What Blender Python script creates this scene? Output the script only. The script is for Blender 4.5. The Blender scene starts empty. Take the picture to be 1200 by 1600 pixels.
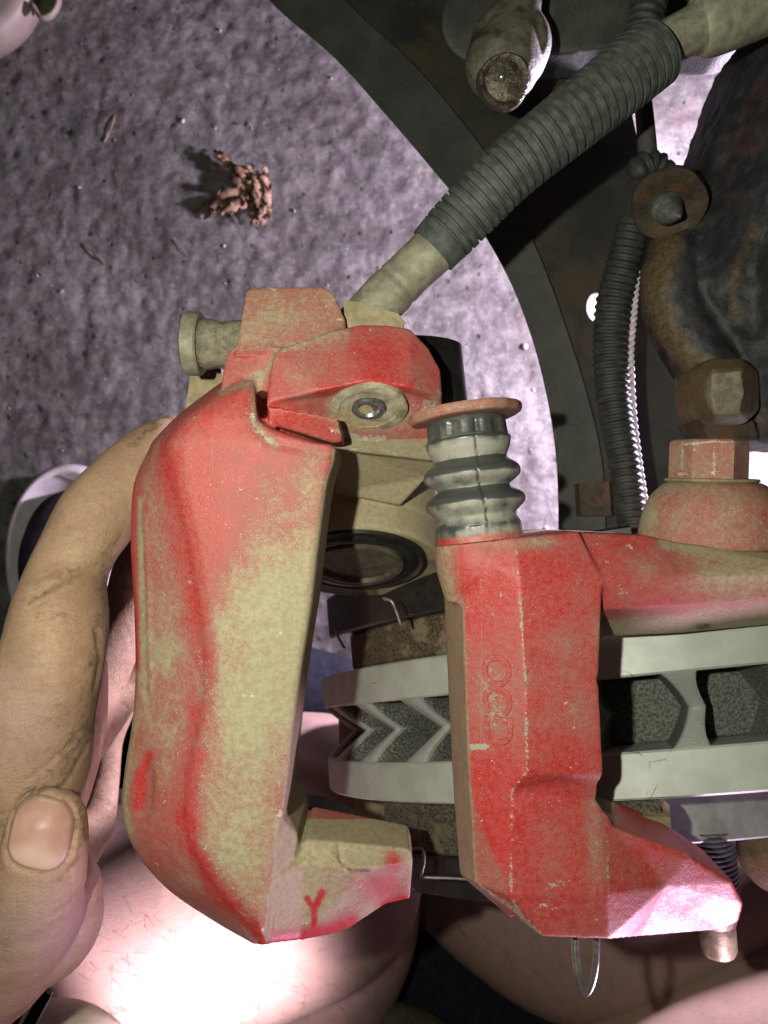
import bpy, bmesh, math, random
import numpy as np
from mathutils import Vector, Matrix, noise as mnoise
from mathutils.bvhtree import BVHTree

random.seed(7); np.random.seed(7)
SC = bpy.context.scene
C = SC.collection
# ------------------------------------------------------------------ camera, world, lamps
HC = 151.0            # camera height above the caliper's top face, mm
S0 = 0.125            # mm per photo pixel (1200 x 1600) at that face
ZF = 400.0            # the caliper's top face stands this far above the floor, mm


def K(z):
    return (HC - z) / HC * S0


def P(px, py, z):
    """world point in metres; z in mm from the caliper's top face"""
    k = K(z)
    return Vector(((px - 600) * k, (800 - py) * k, z + ZF)) * 0.001


def Wm(x, y, z):
    return Vector((x, y, z + ZF)) * 0.001


cam = bpy.data.cameras.new('camera')
cam.sensor_fit = 'VERTICAL'; cam.sensor_height = 36; cam.sensor_width = 27
cam.lens = 18.0 / (800 * S0 / HC)
cam.clip_start = 0.01; cam.clip_end = 50
cam.dof.use_dof = True; cam.dof.focus_distance = 0.157; cam.dof.aperture_fstop = 38
co = bpy.data.objects.new('camera', cam); C.objects.link(co)
co.location = (0, 0, (HC + ZF) * 0.001)
SC.camera = co

w = bpy.data.worlds.new('World'); SC.world = w; w.use_nodes = True
w.node_tree.nodes['Background'].inputs[0].default_value = (0.75, 0.7, 0.85, 1)
w.node_tree.nodes['Background'].inputs[1].default_value = 0.02


def lamp(name, loc, power, col, radius):
    l = bpy.data.lights.new(name, 'POINT'); l.energy = power; l.color = col; l.shadow_soft_size = radius
    o = bpy.data.objects.new(name, l); C.objects.link(o); o.location = loc
    return o


lamp('phone_torch', Wm(-31, 9, HC + 2), 1.72, (1.0, 0.985, 0.83), 0.0022)
def spot(name, loc, target, power, col, radius, cone):
    l = bpy.data.lights.new(name, 'SPOT'); l.energy = power; l.color = col; l.shadow_soft_size = radius
    l.spot_size = math.radians(cone); l.spot_blend = 0.6
    o = bpy.data.objects.new(name, l); C.objects.link(o); o.location = loc
    o.rotation_euler = (Vector(target) - Vector(loc)).to_track_quat('-Z', 'Y').to_euler()
    return o


lamp('work_light_floor', P(1500, 420, -245), 25.0, (0.89, 0.75, 1.0), 0.02)
spot('work_light_leg', P(350, 1790, -80), P(240, 1440, -190), 1.6, (1.0, 0.82, 1.0), 0.010, 100)
spot('work_light_side', P(1330, 2000, -30), P(980, 1420, -24), 1.2, (1.0, 0.66, 1.0), 0.012, 96)

vs = SC.view_settings
vs.view_transform = 'Standard'; vs.look = 'None'; vs.exposure = 0; vs.gamma = 1
vs.use_curve_mapping = False

# ------------------------------------------------------------------ helpers: objects


def empty(name, loc, label=None, cat=None, group=None):
    o = bpy.data.objects.new(name, None); C.objects.link(o)
    o.location = loc; o.empty_display_size = 0.01
    if label: tag(o, label, cat, group)
    return o


def tag(o, label=None, cat=None, group=None, kind=None):
    if label: o['label'] = label
    if cat: o['category'] = cat
    if group: o['group'] = group
    if kind: o['kind'] = kind
    return o


def pinv(parent):
    m = Matrix.Translation(parent.location)
    q = parent.parent
    return m.inverted()


def obj(name, bm, m, parent=None, smooth=True, sharp=None):
    me = bm
    if isinstance(bm, bmesh.types.BMesh):
        bmesh.ops.recalc_face_normals(bm, faces=bm.faces)
        me = bpy.data.meshes.new(name); bm.to_mesh(me); bm.free()
    if smooth:
        me.polygons.foreach_set('use_smooth', [True] * len(me.polygons))
    if sharp is not None:
        me.set_sharp_from_angle(angle=math.radians(sharp))
    o = bpy.data.objects.new(name, me); C.objects.link(o)
    if not me.materials: me.materials.append(m)
    if parent is not None:
        o.parent = parent
        root = parent
        off = Vector((0, 0, 0))
        while root is not None:
            off = off + root.location if root.type == 'EMPTY' else off
            root = root.parent
        o.matrix_parent_inverse = Matrix.Translation(-off)
    return o


def catmull(pts, n):
    """resample rows of numbers through a Catmull-Rom spline"""
    p = np.array(pts, float)
    p = np.vstack([2 * p[0] - p[1], p, 2 * p[-1] - p[-2]])
    m = len(p) - 3
    out = []
    for t in np.linspace(0, m, n):
        i = min(int(t), m - 1); u = t - i
        a, b, c, d = p[i], p[i + 1], p[i + 2], p[i + 3]
        out.append(0.5 * (2 * b + (c - a) * u + (2 * a - 5 * b + 4 * c - d) * u * u + (3 * b - a - 3 * c + d) * u ** 3))
    return np.array(out)


def rings(bm, rows, closed=True, cap=True):
    vr = [[bm.verts.new(v) for v in r] for r in rows]
    n = len(vr[0])
    for a, b in zip(vr[:-1], vr[1:]):
        for i in range(n if closed else n - 1):
            j = (i + 1) % n
            bm.faces.new((a[i], a[j], b[j], b[i]))
    if cap:
        bm.faces.new(vr[0][::-1]); bm.faces.new(vr[-1])
    return vr


def frame(d):
    d = Vector(d).normalized()
    u = d.cross(Vector((0, 0, 1)))
    if u.length < 1e-3: u = d.cross(Vector((1, 0, 0)))
    u.normalize(); v = u.cross(d).normalized()
    return d, u, v


def lathe(bm, c, d, prof, n=48, fn=None, cap=True):
    """c world metres, profile rows of (t, r) in mm along d"""
    d, u, v = frame(d)
    rows = []
    for t, r in prof:
        row = []
        for i in range(n):
            a = 2 * math.pi * i / n
            rr = r * (fn(t, a) if fn else 1)
            row.append(c + d * (t * 0.001) + (u * math.cos(a) + v * math.sin(a)) * (max(rr, 0.001) * 0.001))
        rows.append(row)
    rings(bm, rows, cap=cap)


def sweep(bm, pts, n=24, steps=40, fn=None, ends=True, flat=1.0):
    """pts rows of world (x, y, z, r) in metres; rounded ends"""
    q = catmull(pts, steps) if len(pts) > 1 else np.array(pts)
    c = q[:, :3]; r = q[:, 3]
    tan = np.gradient(c, axis=0)
    rows = []
    up = Vector((0, 0, 1))
    L = np.concatenate([[0], np.cumsum(np.linalg.norm(np.diff(c, axis=0), axis=1))])

    def ring(ci, t, rr, s):
        d, u, v = frame(t)
        return [Vector(ci) + (u * math.cos(a) + v * math.sin(a) * flat) * rr * (fn(s, a) if fn else 1)
                for a in [2 * math.pi * k / n for k in range(n)]]
    if ends:
        t0 = Vector(tan[0]).normalized()
        for k in range(4, 0, -1):
            f = math.radians(88 * k / 4)
            rows.append(ring(Vector(c[0]) - t0 * r[0] * math.sin(f), t0, r[0] * math.cos(f), 0))
    for i in range(len(c)):
        rows.append(ring(c[i], tan[i], r[i], L[i]))
    if ends:
        t1 = Vector(tan[-1]).normalized()
        for k in range(1, 5):
            f = math.radians(88 * k / 4)
            rows.append(ring(Vector(c[-1]) + t1 * r[-1] * math.sin(f), t1, r[-1] * math.cos(f), L[-1]))
    rings(bm, rows)


def pxr(px, py, z, r):
    """path row for sweep from pixels, radius in pixels"""
    v = P(px, py, z)
    return (v.x, v.y, v.z, r * K(z) * 0.001)


def slab(bm, V, F, zbot):
    """top faces F over points V (px, py, z) closed by straight sides down to zbot"""
    top = [bm.verts.new(P(*v)) for v in V]
    zb = (zbot + ZF) * 0.001
    bot = [bm.verts.new((t.co.x, t.co.y, zb)) for t in top]
    count = {}
    for f in F:
        bm.faces.new([top[i] for i in f])
        bm.faces.new([bot[i] for i in f][::-1])
        for a, b in zip(f, f[1:] + f[:1]):
            count.setdefault(frozenset((a, b)), []).append((a, b))
    for e in count.values():
        if len(e) == 1:
            a, b = e[0]
            bm.faces.new((top[a], bot[a], bot[b], top[b]))
    for v in top + bot:
        if not v.link_faces: bm.verts.remove(v)


def prism(bm, outline, ztop, zbot):
    V = [(p[0], p[1], p[2] if len(p) > 2 else ztop) for p in outline]
    slab(bm, V, [tuple(range(len(V)))], zbot)


def box(bm, c, ex, ey, ez):
    """c centre, half axes as vectors (metres)"""
    vs_ = [bm.verts.new(c + ex * sx + ey * sy + ez * sz) for sx in (-1, 1) for sy in (-1, 1) for sz in (-1, 1)]
    for f in ((0, 1, 3, 2), (4, 6, 7, 5), (0, 4, 5, 1), (2, 3, 7, 6), (0, 2, 6, 4), (1, 5, 7, 3)):
        bm.faces.new([vs_[i] for i in f])


def pixels(co_):
    """photo pixel under which each vertex is seen, for placing grime, painted shade and dents"""
    z = co_[:, 2] * 1000 - ZF
    k = (HC - z) / HC * S0
    return np.stack([600 + co_[:, 0] * 1000 / k, 800 - co_[:, 1] * 1000 / k], 1)


def blob(p, cx, cy, rx, ry, ang=0, hard=2):
    a = math.radians(ang); dx = p[:, 0] - cx; dy = p[:, 1] - cy
    u = (dx * math.cos(a) + dy * math.sin(a)) / rx; v = (-dx * math.sin(a) + dy * math.cos(a)) / ry
    return np.exp(-(u * u + v * v) ** (hard / 2))


def line(p, pts, wdt):
    d = np.full(len(p), 1e9)
    for a, b in zip(pts[:-1], pts[1:]):
        a = np.array(a, float); b = np.array(b, float); ab = b - a
        t = np.clip(((p - a) @ ab) / (ab @ ab), 0, 1)
        d = np.minimum(d, np.linalg.norm(p - (a + t[:, None] * ab), axis=1))
    return np.exp(-(d / wdt) ** 2)


def lerp(a, b, t):
    return a + (b - a) * t


def getco(me):
    a = np.empty(len(me.vertices) * 3); me.vertices.foreach_get('co', a); return a.reshape(-1, 3)


def getno(me):
    a = np.empty(len(me.vertices) * 3); me.vertices.foreach_get('normal', a); return a.reshape(-1, 3)


def fuse(bm, voxel, smooth):
    """join overlapping closed shapes into one continuous skin with soft fillets"""
    bmesh.ops.recalc_face_normals(bm, faces=bm.faces)
    bmesh.ops.triangulate(bm, faces=[f for f in bm.faces if len(f.verts) > 4])
    me = bpy.data.meshes.new('tmp'); bm.to_mesh(me); bm.free()
    o = bpy.data.objects.new('tmp', me); C.objects.link(o)
    r = o.modifiers.new('r', 'REMESH'); r.mode = 'VOXEL'; r.voxel_size = voxel * 0.001; r.adaptivity = 0
    s = o.modifiers.new('s', 'SMOOTH'); s.factor = 0.5; s.iterations = smooth
    dg = bpy.context.evaluated_depsgraph_get(); dg.update()
    res = bpy.data.meshes.new_from_object(o.evaluated_get(dg))
    bpy.data.objects.remove(o); bpy.data.meshes.remove(me)
    return res


def displace(me, amount):
    c = getco(me); n = getno(me)
    c += n * (amount * 0.001)[:, None]
    me.vertices.foreach_set('co', c.ravel()); me.update()


def attrs(me, **kw):
    for k, v in kw.items():
        a = me.attributes.new(k, 'FLOAT', 'POINT')
        a.data.foreach_set('value', np.clip(v, 0, 1).astype(np.float32))

# ------------------------------------------------------------------ helpers: materials


class Mat:
    def __init__(self, name):
        self.m = bpy.data.materials.new(name); self.m.use_nodes = True
        self.t = self.m.node_tree
        self.b = self.t.nodes['Principled BSDF']
        self.co = self.t.nodes.new('ShaderNodeTexCoord').outputs['Object']

    def link(self, a, b):
        if hasattr(a, 'node'): self.t.links.new(a, b)
        elif isinstance(a, (tuple, list)): b.default_value = (*a, 1) if len(a) == 3 and b.type == 'RGBA' else a
        else: b.default_value = a

    def noise(self, scale, detail=4, rough=0.55, dist=0, stretch=None):
        n = self.t.nodes.new('ShaderNodeTexNoise')
        n.inputs['Scale'].default_value = scale; n.inputs['Detail'].default_value = detail
        n.inputs['Roughness'].default_value = rough; n.inputs['Distortion'].default_value = dist
        if stretch:
            mp = self.t.nodes.new('ShaderNodeMapping'); mp.inputs['Scale'].default_value = stretch
            self.t.links.new(self.co, mp.inputs[0]); self.t.links.new(mp.outputs[0], n.inputs[0])
        else:
            self.t.links.new(self.co, n.inputs[0])
        return n.outputs[0]

    def vor(self, scale, feature='F1'):
        n = self.t.nodes.new('ShaderNodeTexVoronoi'); n.feature = feature
        n.inputs['Scale'].default_value = scale
        self.t.links.new(self.co, n.inputs[0])
        return n.outputs[0]

    def attr(self, name):
        n = self.t.nodes.new('ShaderNodeAttribute'); n.attribute_name = name
        return n.outputs['Fac']

    def math(self, op, a, b=0.0, c=0.0, clamp=False):
        n = self.t.nodes.new('ShaderNodeMath'); n.operation = op; n.use_clamp = clamp
        self.link(a, n.inputs[0]); self.link(b, n.inputs[1]); self.link(c, n.inputs[2])
        return n.outputs[0]

    def step(self, x, lo, hi):
        n = self.t.nodes.new('ShaderNodeMapRange'); n.interpolation_type = 'SMOOTHSTEP'
        self.link(x, n.inputs[0]); n.inputs[1].default_value = lo; n.inputs[2].default_value = hi
        return n.outputs[0]

    def mix(self, f, a, b, mode='MIX'):
        n = self.t.nodes.new('ShaderNodeMix'); n.data_type = 'RGBA'; n.blend_type = mode
        self.link(f, n.inputs[0]); self.link(a, n.inputs[6]); self.link(b, n.inputs[7])
        return n.outputs[2]

    def bump(self, h, dist, strength=1.0, prev=None):
        n = self.t.nodes.new('ShaderNodeBump')
        n.inputs['Strength'].default_value = strength; n.inputs['Distance'].default_value = dist * 0.001
        self.link(h, n.inputs['Height'])
        if prev: self.t.links.new(prev, n.inputs['Normal'])
        return n.outputs[0]

    def done(self, color=None, rough=None, metal=None, normal=None, **kw):
        if color is not None: self.link(color, self.b.inputs['Base Color'])
        if rough is not None: self.link(rough, self.b.inputs['Roughness'])
        if metal is not None: self.link(metal, self.b.inputs['Metallic'])
        if normal is not None: self.link(normal, self.b.inputs['Normal'])
        for k, v in kw.items(): self.link(v, self.b.inputs[k.replace('_', ' ')])
        return self.m


def painted():
    """red caliper paint under brake dust: attributes dust, chip, dark"""
    M = Mat('red_paint')
    big = M.noise(160, 5, 0.6); mid = M.noise(900, 5, 0.7); fine = M.noise(3800, 3, 0.7)
    nz = M.math('ADD', M.math('MULTIPLY', big, 0.45), M.math('ADD', M.math('MULTIPLY', mid, 0.45), M.math('MULTIPLY', fine, 0.55)))
    d = M.math('ADD', M.attr('dust'), M.math('MULTIPLY', M.math('SUBTRACT', nz, 0.725), 1.35))
    red = M.mix(M.step(mid, 0.35, 0.65), (0.37, 0.026, 0.026), (0.45, 0.048, 0.044))
    haze = M.mix(M.step(fine, 0.35, 0.7), (0.285, 0.085, 0.070), (0.345, 0.130, 0.100))
    khaki = M.mix(M.step(mid, 0.35, 0.7), (0.285, 0.25, 0.148), (0.36, 0.32, 0.20))
    col = M.mix(M.step(d, 0.05, 0.66), red, haze)
    col = M.mix(M.step(d, 0.48, 1.02), col, khaki)
    speck = M.step(M.math('ADD', M.vor(1300), M.math('MULTIPLY', mid, 0.35)), 0.33, 0.24)
    col = M.mix(M.math('MULTIPLY', speck, 0.45), col, (0.62, 0.52, 0.33))
    chip = M.step(M.math('ADD', M.attr('chip'), M.math('MULTIPLY', M.math('SUBTRACT', nz, 0.725), 1.8)), 0.47, 0.54)
    pick = M.step(M.math('ADD', M.noise(330, 6, 0.75), M.math('MULTIPLY', M.noise(60, 2), 0.22)), 0.765, 0.785)
    chip = M.math('MAXIMUM', chip, M.math('MULTIPLY', pick, 0.8))
    scr = M.step(M.noise(520, 3, 0.5, 0.3, stretch=(1.6, 0.06, 1)), 0.70, 0.73)
    chip = M.math('MAXIMUM', chip, M.math('MULTIPLY', scr, 0.12))
    col = M.mix(chip, col, M.mix(M.step(big, 0.45, 0.55), (0.58, 0.52, 0.38), (0.34, 0.31, 0.24)))
    dark = M.step(M.math('ADD', M.attr('dark'), M.math('MULTIPLY', M.math('SUBTRACT', nz, 0.725), 1.2)), 0.40, 0.7)
    col = M.mix(dark, col, (0.055, 0.05, 0.04))
    nb = M.bump(mid, 0.16, 0.8); nb = M.bump(fine, 0.06, 0.8, nb); nb = M.bump(chip, -0.08, 0.6, nb)
    rough = M.math('ADD', M.math('MULTIPLY', M.step(d, 0.1, 0.7), 0.35), M.math('ADD', 0.30, M.math('MULTIPLY', fine, 0.2)))
    return M.done(col, rough, 0.0, nb, Specular_IOR_Level=0.45)


def plain(name, c1, c2, scale=300, rough=0.6, metal=0.0, bump=0.1, bscale=900, spec=0.4, c3=None, s3=60, stretch=None):
    M = Mat(name)
    n1 = M.noise(scale, 5, 0.65, stretch=stretch); n2 = M.noise(bscale, 4, 0.65, stretch=stretch)
    col = M.mix(M.step(n1, 0.35, 0.65), c1, c2)
    if c3: col = M.mix(M.step(M.noise(s3, 5, 0.65), 0.5, 0.62), col, c3)
    nb = M.bump(n2, bump, 0.9)
    r = M.math('ADD', rough - 0.1, M.math('MULTIPLY', n2, 0.2))
    return M.done(col, r, metal, nb, Specular_IOR_Level=spec)


def skin_mat():
    M = Mat('skin')
    a = M.noise(90, 4, 0.6); b = M.noise(500, 4, 0.65); f = M.noise(2600, 3, 0.6); st = M.noise(700, 4, 0.6, stretch=(1, 0.25, 1))
    col = M.mix(M.step(a, 0.35, 0.65), (0.31, 0.195, 0.118), (0.39, 0.255, 0.165))
    col = M.mix(M.math('MULTIPLY', M.attr('pink'), 0.8), col, (0.37, 0.25, 0.225))
    col = M.mix(M.math('MULTIPLY', M.step(b, 0.52, 0.72), 0.35), col, (0.40, 0.19, 0.10))
    dirt = M.step(M.math('ADD', M.attr('dirt'), M.math('MULTIPLY', M.math('SUBTRACT', b, 0.5), 1.5)), 0.30, 0.85)
    col = M.mix(M.math('MULTIPLY', dirt, 0.8), col, (0.105, 0.075, 0.04))
    w1 = M.noise(420, 4, 0.6, 0.4, stretch=(0.45, 1.5, 1)); w2 = M.noise(520, 4, 0.6, 0.5, stretch=(1.4, 0.5, 1))
    l1 = M.step(M.math('ABSOLUTE', M.math('SUBTRACT', w1, 0.5)), 0.022, 0.0); l2 = M.step(M.math('ABSOLUTE', M.math('SUBTRACT', w2, 0.5)), 0.018, 0.0)
    ln = M.math('MAXIMUM', l1, l2)
    col = M.mix(M.math('MULTIPLY', ln, M.math('ADD', 0.03, M.math('MULTIPLY', M.attr('dirt'), 0.45))), col, (0.12, 0.075, 0.04))
    nb = M.bump(f, 0.09, 0.8); nb = M.bump(st, 0.16, 0.6, nb); nb = M.bump(ln, -0.05, 0.7, nb); nb = M.bump(M.vor(1150, 'DISTANCE_TO_EDGE'), 0.16, 0.6, nb); nb = M.bump(M.noise(900, 3, 0.6, 0.6, stretch=(0.3, 1.2, 1)), 0.14, 0.5, nb)
    return M.done(col, M.math('ADD', 0.50, M.math('MULTIPLY', b, 0.2)), 0, nb, Specular_IOR_Level=0.28,
                  Subsurface_Weight=0.12, Subsurface_Scale=0.003, Subsurface_Radius=(1.0, 0.4, 0.2))


PAINT = painted()
SKIN = skin_mat()
KHAKI = plain('brake_dust_iron', (0.22, 0.18, 0.10), (0.33, 0.275, 0.165), 260, 0.75, 0, 0.22, 1600, 0.25)
STEELD = plain('dusty_steel', (0.17, 0.165, 0.115), (0.27, 0.26, 0.185), 350, 0.6, 0.15, 0.15, 1500)
DARKM = plain('dark_underbody', (0.012, 0.013, 0.010), (0.024, 0.024, 0.018), 70, 0.6, 0, 0.15, 900, 0.35, (0.036, 0.027, 0.014), 34)
RIMM = plain('dark_rim', (0.020, 0.022, 0.018), (0.034, 0.036, 0.030), 90, 0.6, 0, 0.12, 900, 0.35)
RUSTD = plain('dark_rust', (0.022, 0.018, 0.012), (0.052, 0.038, 0.023), 170, 0.65, 0, 0.35, 1000, 0.35, (0.075, 0.040, 0.018), 110)
ARM = plain('grey_arm', (0.032, 0.033, 0.029), (0.055, 0.056, 0.048), 120, 0.6, 0, 0.2, 900, 0.35)
RUBBER = plain('hose_rubber', (0.040, 0.046, 0.041), (0.078, 0.086, 0.074), 420, 0.6, 0, 0.16, 2200, 0.35)
LOOM = plain('loom_plastic', (0.014, 0.016, 0.014), (0.032, 0.035, 0.030), 300, 0.6, 0, 0.1, 1800, 0.4)
BLACK = plain('black_shim', (0.006, 0.006, 0.005), (0.018, 0.017, 0.014), 300, 0.45, 0, 0.08, 1500, 0.5)
RUST = plain('rusty_iron', (0.085, 0.050, 0.020), (0.165, 0.105, 0.045), 150, 0.7, 0, 0.3, 1100, 0.3, (0.05, 0.035, 0.02), 90)
SHINE = plain('bright_steel', (0.35, 0.35, 0.34), (0.55, 0.55, 0.53), 900, 0.28, 0.9, 0.03, 2000)
WIRE = plain('spring_wire', (0.18, 0.18, 0.17), (0.30, 0.30, 0.285), 900, 0.35, 0.7, 0.03, 2000)
GLINT_STITCH = plain('pale_glint_stitch', (0.42, 0.36, 0.40), (0.62, 0.55, 0.60), 700, 0.6, 0, 0.03, 2000)

# ------------------------------------------------------------------ the floor


def floor_mat():
    M = Mat('rough_concrete')
    a = M.noise(11, 7, 0.7); b = M.noise(75, 8, 0.75); f = M.noise(300, 6, 0.75); g = M.noise(34, 6, 0.75)
    col = M.mix(M.step(a, 0.32, 0.68), (0.09, 0.085, 0.078), (0.225, 0.215, 0.20))
    col = M.mix(M.step(b, 0.42, 0.58), M.mix(0.50, col, (0.03, 0.026, 0.026)), col)
    col = M.mix(M.math('MULTIPLY', M.step(g, 0.50, 0.68), 0.55), col, (0.10, 0.065, 0.06))
    col = M.mix(M.math('MULTIPLY', M.step(f, 0.58, 0.72), 0.6), col, (0.30, 0.29, 0.29))
    pit = M.step(M.math('ADD', M.vor(75), M.math('MULTIPLY', b, 0.35)), 0.34, 0.20)
    col = M.mix(M.math('MULTIPLY', pit, 0.75), col, (0.02, 0.018, 0.018))
    nb = M.bump(f, 1.2, 0.8); nb = M.bump(pit, -2.5, 0.6, nb)
    return M.done(col, 0.72, 0, nb, Specular_IOR_Level=0.3)


from numpy import linspace as _ls
gx = np.concatenate([_ls(-3, -0.42, 14)[:-1], _ls(-0.40, 0.42, 400), _ls(0.44, 3, 14)[1:]])
gy = np.concatenate([_ls(-3, -0.30, 14)[:-1], _ls(-0.28, 0.46, 360), _ls(0.48, 3, 14)[1:]])
XX, YY = np.meshgrid(gx, gy)
inside = (np.abs(XX) < 0.42) & (YY > -0.29) & (YY < 0.47)
ZZ = np.zeros_like(XX)
for idx in zip(*np.nonzero(inside)):
    x, y = XX[idx], YY[idx]
    v = 1.2 * mnoise.fractal(Vector((x * 95, y * 95, 1)), 0.85, 2.1, 5)
    q = mnoise.noise(Vector((x * 150 + 9, y * 150, 4)))
    v += 1.1 * max(0.0, q - 0.25) - 1.8 * max(0.0, -q - 0.38)
    ZZ[idx] = v * 0.001
co_f = np.stack([XX, YY, ZZ], -1).reshape(-1, 3)
nx_, ny_ = len(gx), len(gy)
ii = np.arange(nx_ * ny_).reshape(ny_, nx_)
qf = np.stack([ii[:-1, :-1], ii[:-1, 1:], ii[1:, 1:], ii[1:, :-1]], -1).reshape(-1, 4)
bm = bpy.data.meshes.new('floor'); bm.from_pydata(co_f.tolist(), [], qf.tolist()); bm.update()
fl = obj('floor', bm, floor_mat())
tag(fl, 'rough grey concrete floor lit lilac', None, None, 'structure')

# crumbs of grit lying on the floor
GRIT = plain('grit', (0.16, 0.15, 0.15), (0.42, 0.40, 0.40), 60, 0.7, 0, 0.2, 800)
bm = bmesh.new()
for k in range(150):
    x = random.uniform(-0.33, 0.36); y = random.uniform(-0.2, 0.42)
    s = abs(random.gauss(0, 0.0008)) + 0.0004
    if random.random() < 0.05: s *= 1.9
    n0 = len(bm.verts)
    r = bmesh.ops.create_icosphere(bm, subdivisions=1, radius=s)
    m = Matrix.Rotation(random.random() * 6, 3, 'Z')
    sx, sy = random.uniform(0.6, 1.3), random.uniform(0.6, 1.3)
    for v in r['verts']:
        q = v.co * random.uniform(0.75, 1.2); q = m @ Vector((q.x * sx, q.y * sy, q.z * 0.7))
        v.co = q + Vector((x, y, s * 0.3))
gr = obj('grit', bm, GRIT); tag(gr, 'loose pale grit scattered over the concrete floor', 'grit', None, 'stuff')

# ------------------------------------------------------------------ debris on the floor
LEAF = plain('dry_leaf', (0.09, 0.05, 0.028), (0.36, 0.23, 0.15), 90, 0.7, 0, 0.3, 600, 0.3)
zf = -ZF
base = P(385, 305, zf + 2)
dl = empty('dry_leaf_cluster', (base.x, base.y, 0), 'crumpled brown dry leaves lying together on the concrete floor', 'dry leaves')
leafs = [(352, 252, 42, 48), (372, 268, 42, 52), (395, 275, 60, 42), (385, 292, 25, 56), (358, 305, 175, 52), (340, 322, 190, 46),
         (370, 325, 160, 50), (398, 312, 100, 52), (412, 330, 95, 50), (418, 300, 80, 50), (400, 340, 120, 36), (385, 312, 140, 44), (410, 285, 60, 44)]
leafs += [(x + random.uniform(-8, 8), y + random.uniform(-8, 8), a + random.uniform(-50, 50), l * random.uniform(0.5, 0.9)) for x, y, a, l in leafs * 2]
for i, (x, y, ang, ln) in enumerate(leafs):
    bm = bmesh.new()
    c = P(x, y, zf + 2 + random.uniform(0, 5)); L = ln * K(zf) * 0.001; a = math.radians(-ang)
    d = Vector((math.cos(a), math.sin(a), random.uniform(-0.25, 0.25))); s = Vector((-d.y, d.x, random.uniform(-0.4, 0.4)))
    rows = []
    for k in range(7):
        u = k / 6; wd = L * 0.16 * math.sin(math.pi * min(0.97, u * 0.92 + 0.06)) + 0.0004
        z = Vector((0, 0, 0.28 * L * math.sin(u * 3.0)))
        up = Vector((0, 0, wd * 0.35))
        m0 = c + d * (u - 0.5) * L + z * 0.5
        jt = lambda: Vector((random.gauss(0, 1), random.gauss(0, 1), random.gauss(0, 1))) * 0.0005
        rows.append([m0 - s * wd * random.uniform(0.5, 1.2) + up + jt(), m0 + jt(), m0 + s * wd * random.uniform(0.5, 1.2) + up + jt(), m0 + Vector((0, 0, -0.0006))])
    rings(bm, rows)
    obj('leaf', bm, LEAF, dl)
for i, (x0, y0, x1, y1, r) in enumerate([(131, 381, 166, 413, 1.2), (163, 222, 180, 180, 1.0), (270, 375, 292, 398, 0.8)]):
    bm = bmesh.new()
    sweep(bm, [pxr(x0, y0, zf + 0.9, r), pxr((x0 + x1) / 2 + 2, (y0 + y1) / 2, zf + 1.3, r), pxr(x1, y1, zf + 0.9, r * 0.7)], 8, 8)
    o = obj('twig', bm, LEAF)
    tag(o, ['straight brown twig alone on the floor, farther from the dry leaves', 'thin upright twig on the floor above the straight brown twig',
            'short faint twig on the floor beside the dry leaves'][i], 'twig')

# beige container whose edge shows at the picture's corner
BEIGE = plain('beige_plastic', (0.20, 0.165, 0.135), (0.25, 0.205, 0.17), 30, 0.55, 0, 0.05, 300)
OLIVE = plain('dark_olive', (0.03, 0.035, 0.012), (0.06, 0.065, 0.025), 60, 0.6)
c = P(-86, -66, -368)
tub = empty('plastic_tub', (c.x, c.y, 0), 'pale beige rounded plastic tub standing on the concrete floor', 'tub')
kt = K(-368)
bm = bmesh.new(); lathe(bm, Vector((c.x, c.y, 0.0005)), (0, 0, 1), [(t, r * kt) for t, r in ((0, 120), (3, 130), (18, 140), (26, 139), (30, 134), (31.5, 120), (32, 60), (32.2, 2))], 72)
obj('body', bm, BEIGE, tub)
bm = bmesh.new()
q = [pxr(52, 10, -372, 4), pxr(66, 28, -372, 4), pxr(84, 20, -372, 4), pxr(92, -5, -372, 4), pxr(80, -40, -372, 4)]
sweep(bm, q, 12, 24, flat=1.6); obj('handle', bm, BEIGE, tub)
bm = bmesh.new(); prism(bm, [(40, -40), (50, 10), (66, 26), (82, 18), (90, -5), (80, -40)], -378, -382)
obj('handle_web', bm, OLIVE, tub, smooth=False)

# ------------------------------------------------------------------ brake rotor
RC = Vector((98, -71.9, -142)); RN = Vector((-0.0955, 1, -0.2535)).normalized()
EX = (Vector((1, 0, 0)) - RN * RN.x).normalized(); EZ = EX.cross(RN).normalized()
if EZ.z < 0: EZ = -EZ
RAD = 120.0


def rot(th, r, a):
    q = RC + (EX * math.sin(th) + EZ * math.cos(th)) * r + RN * a
    return Vector((q.x, q.y, q.z + ZF)) * 0.001


def rotor_mat():
    M = Mat('zinc_coated_iron')
    a = M.noise(120, 5, 0.6); f = M.noise(1800, 4, 0.7); st = M.noise(300, 4, 0.6)
    col = M.mix(M.step(a, 0.35, 0.65), (0.34, 0.36, 0.325), (0.41, 0.43, 0.39))
    crack = M.step(M.math('ADD', M.vor(120, 'DISTANCE_TO_EDGE'), M.math('MULTIPLY', st, 0.07)), 0.047, 0.040)
    crack = M.math('MULTIPLY', crack, M.step(M.noise(45, 3), 0.54, 0.6))
    col = M.mix(M.math('MULTIPLY', crack, 0.85), col, (0.07, 0.065, 0.05))
    nb = M.bump(f, 0.03, 0.6)
    return M.done(col, 0.5, 0.1, nb, Specular_IOR_Level=0.4)


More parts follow.
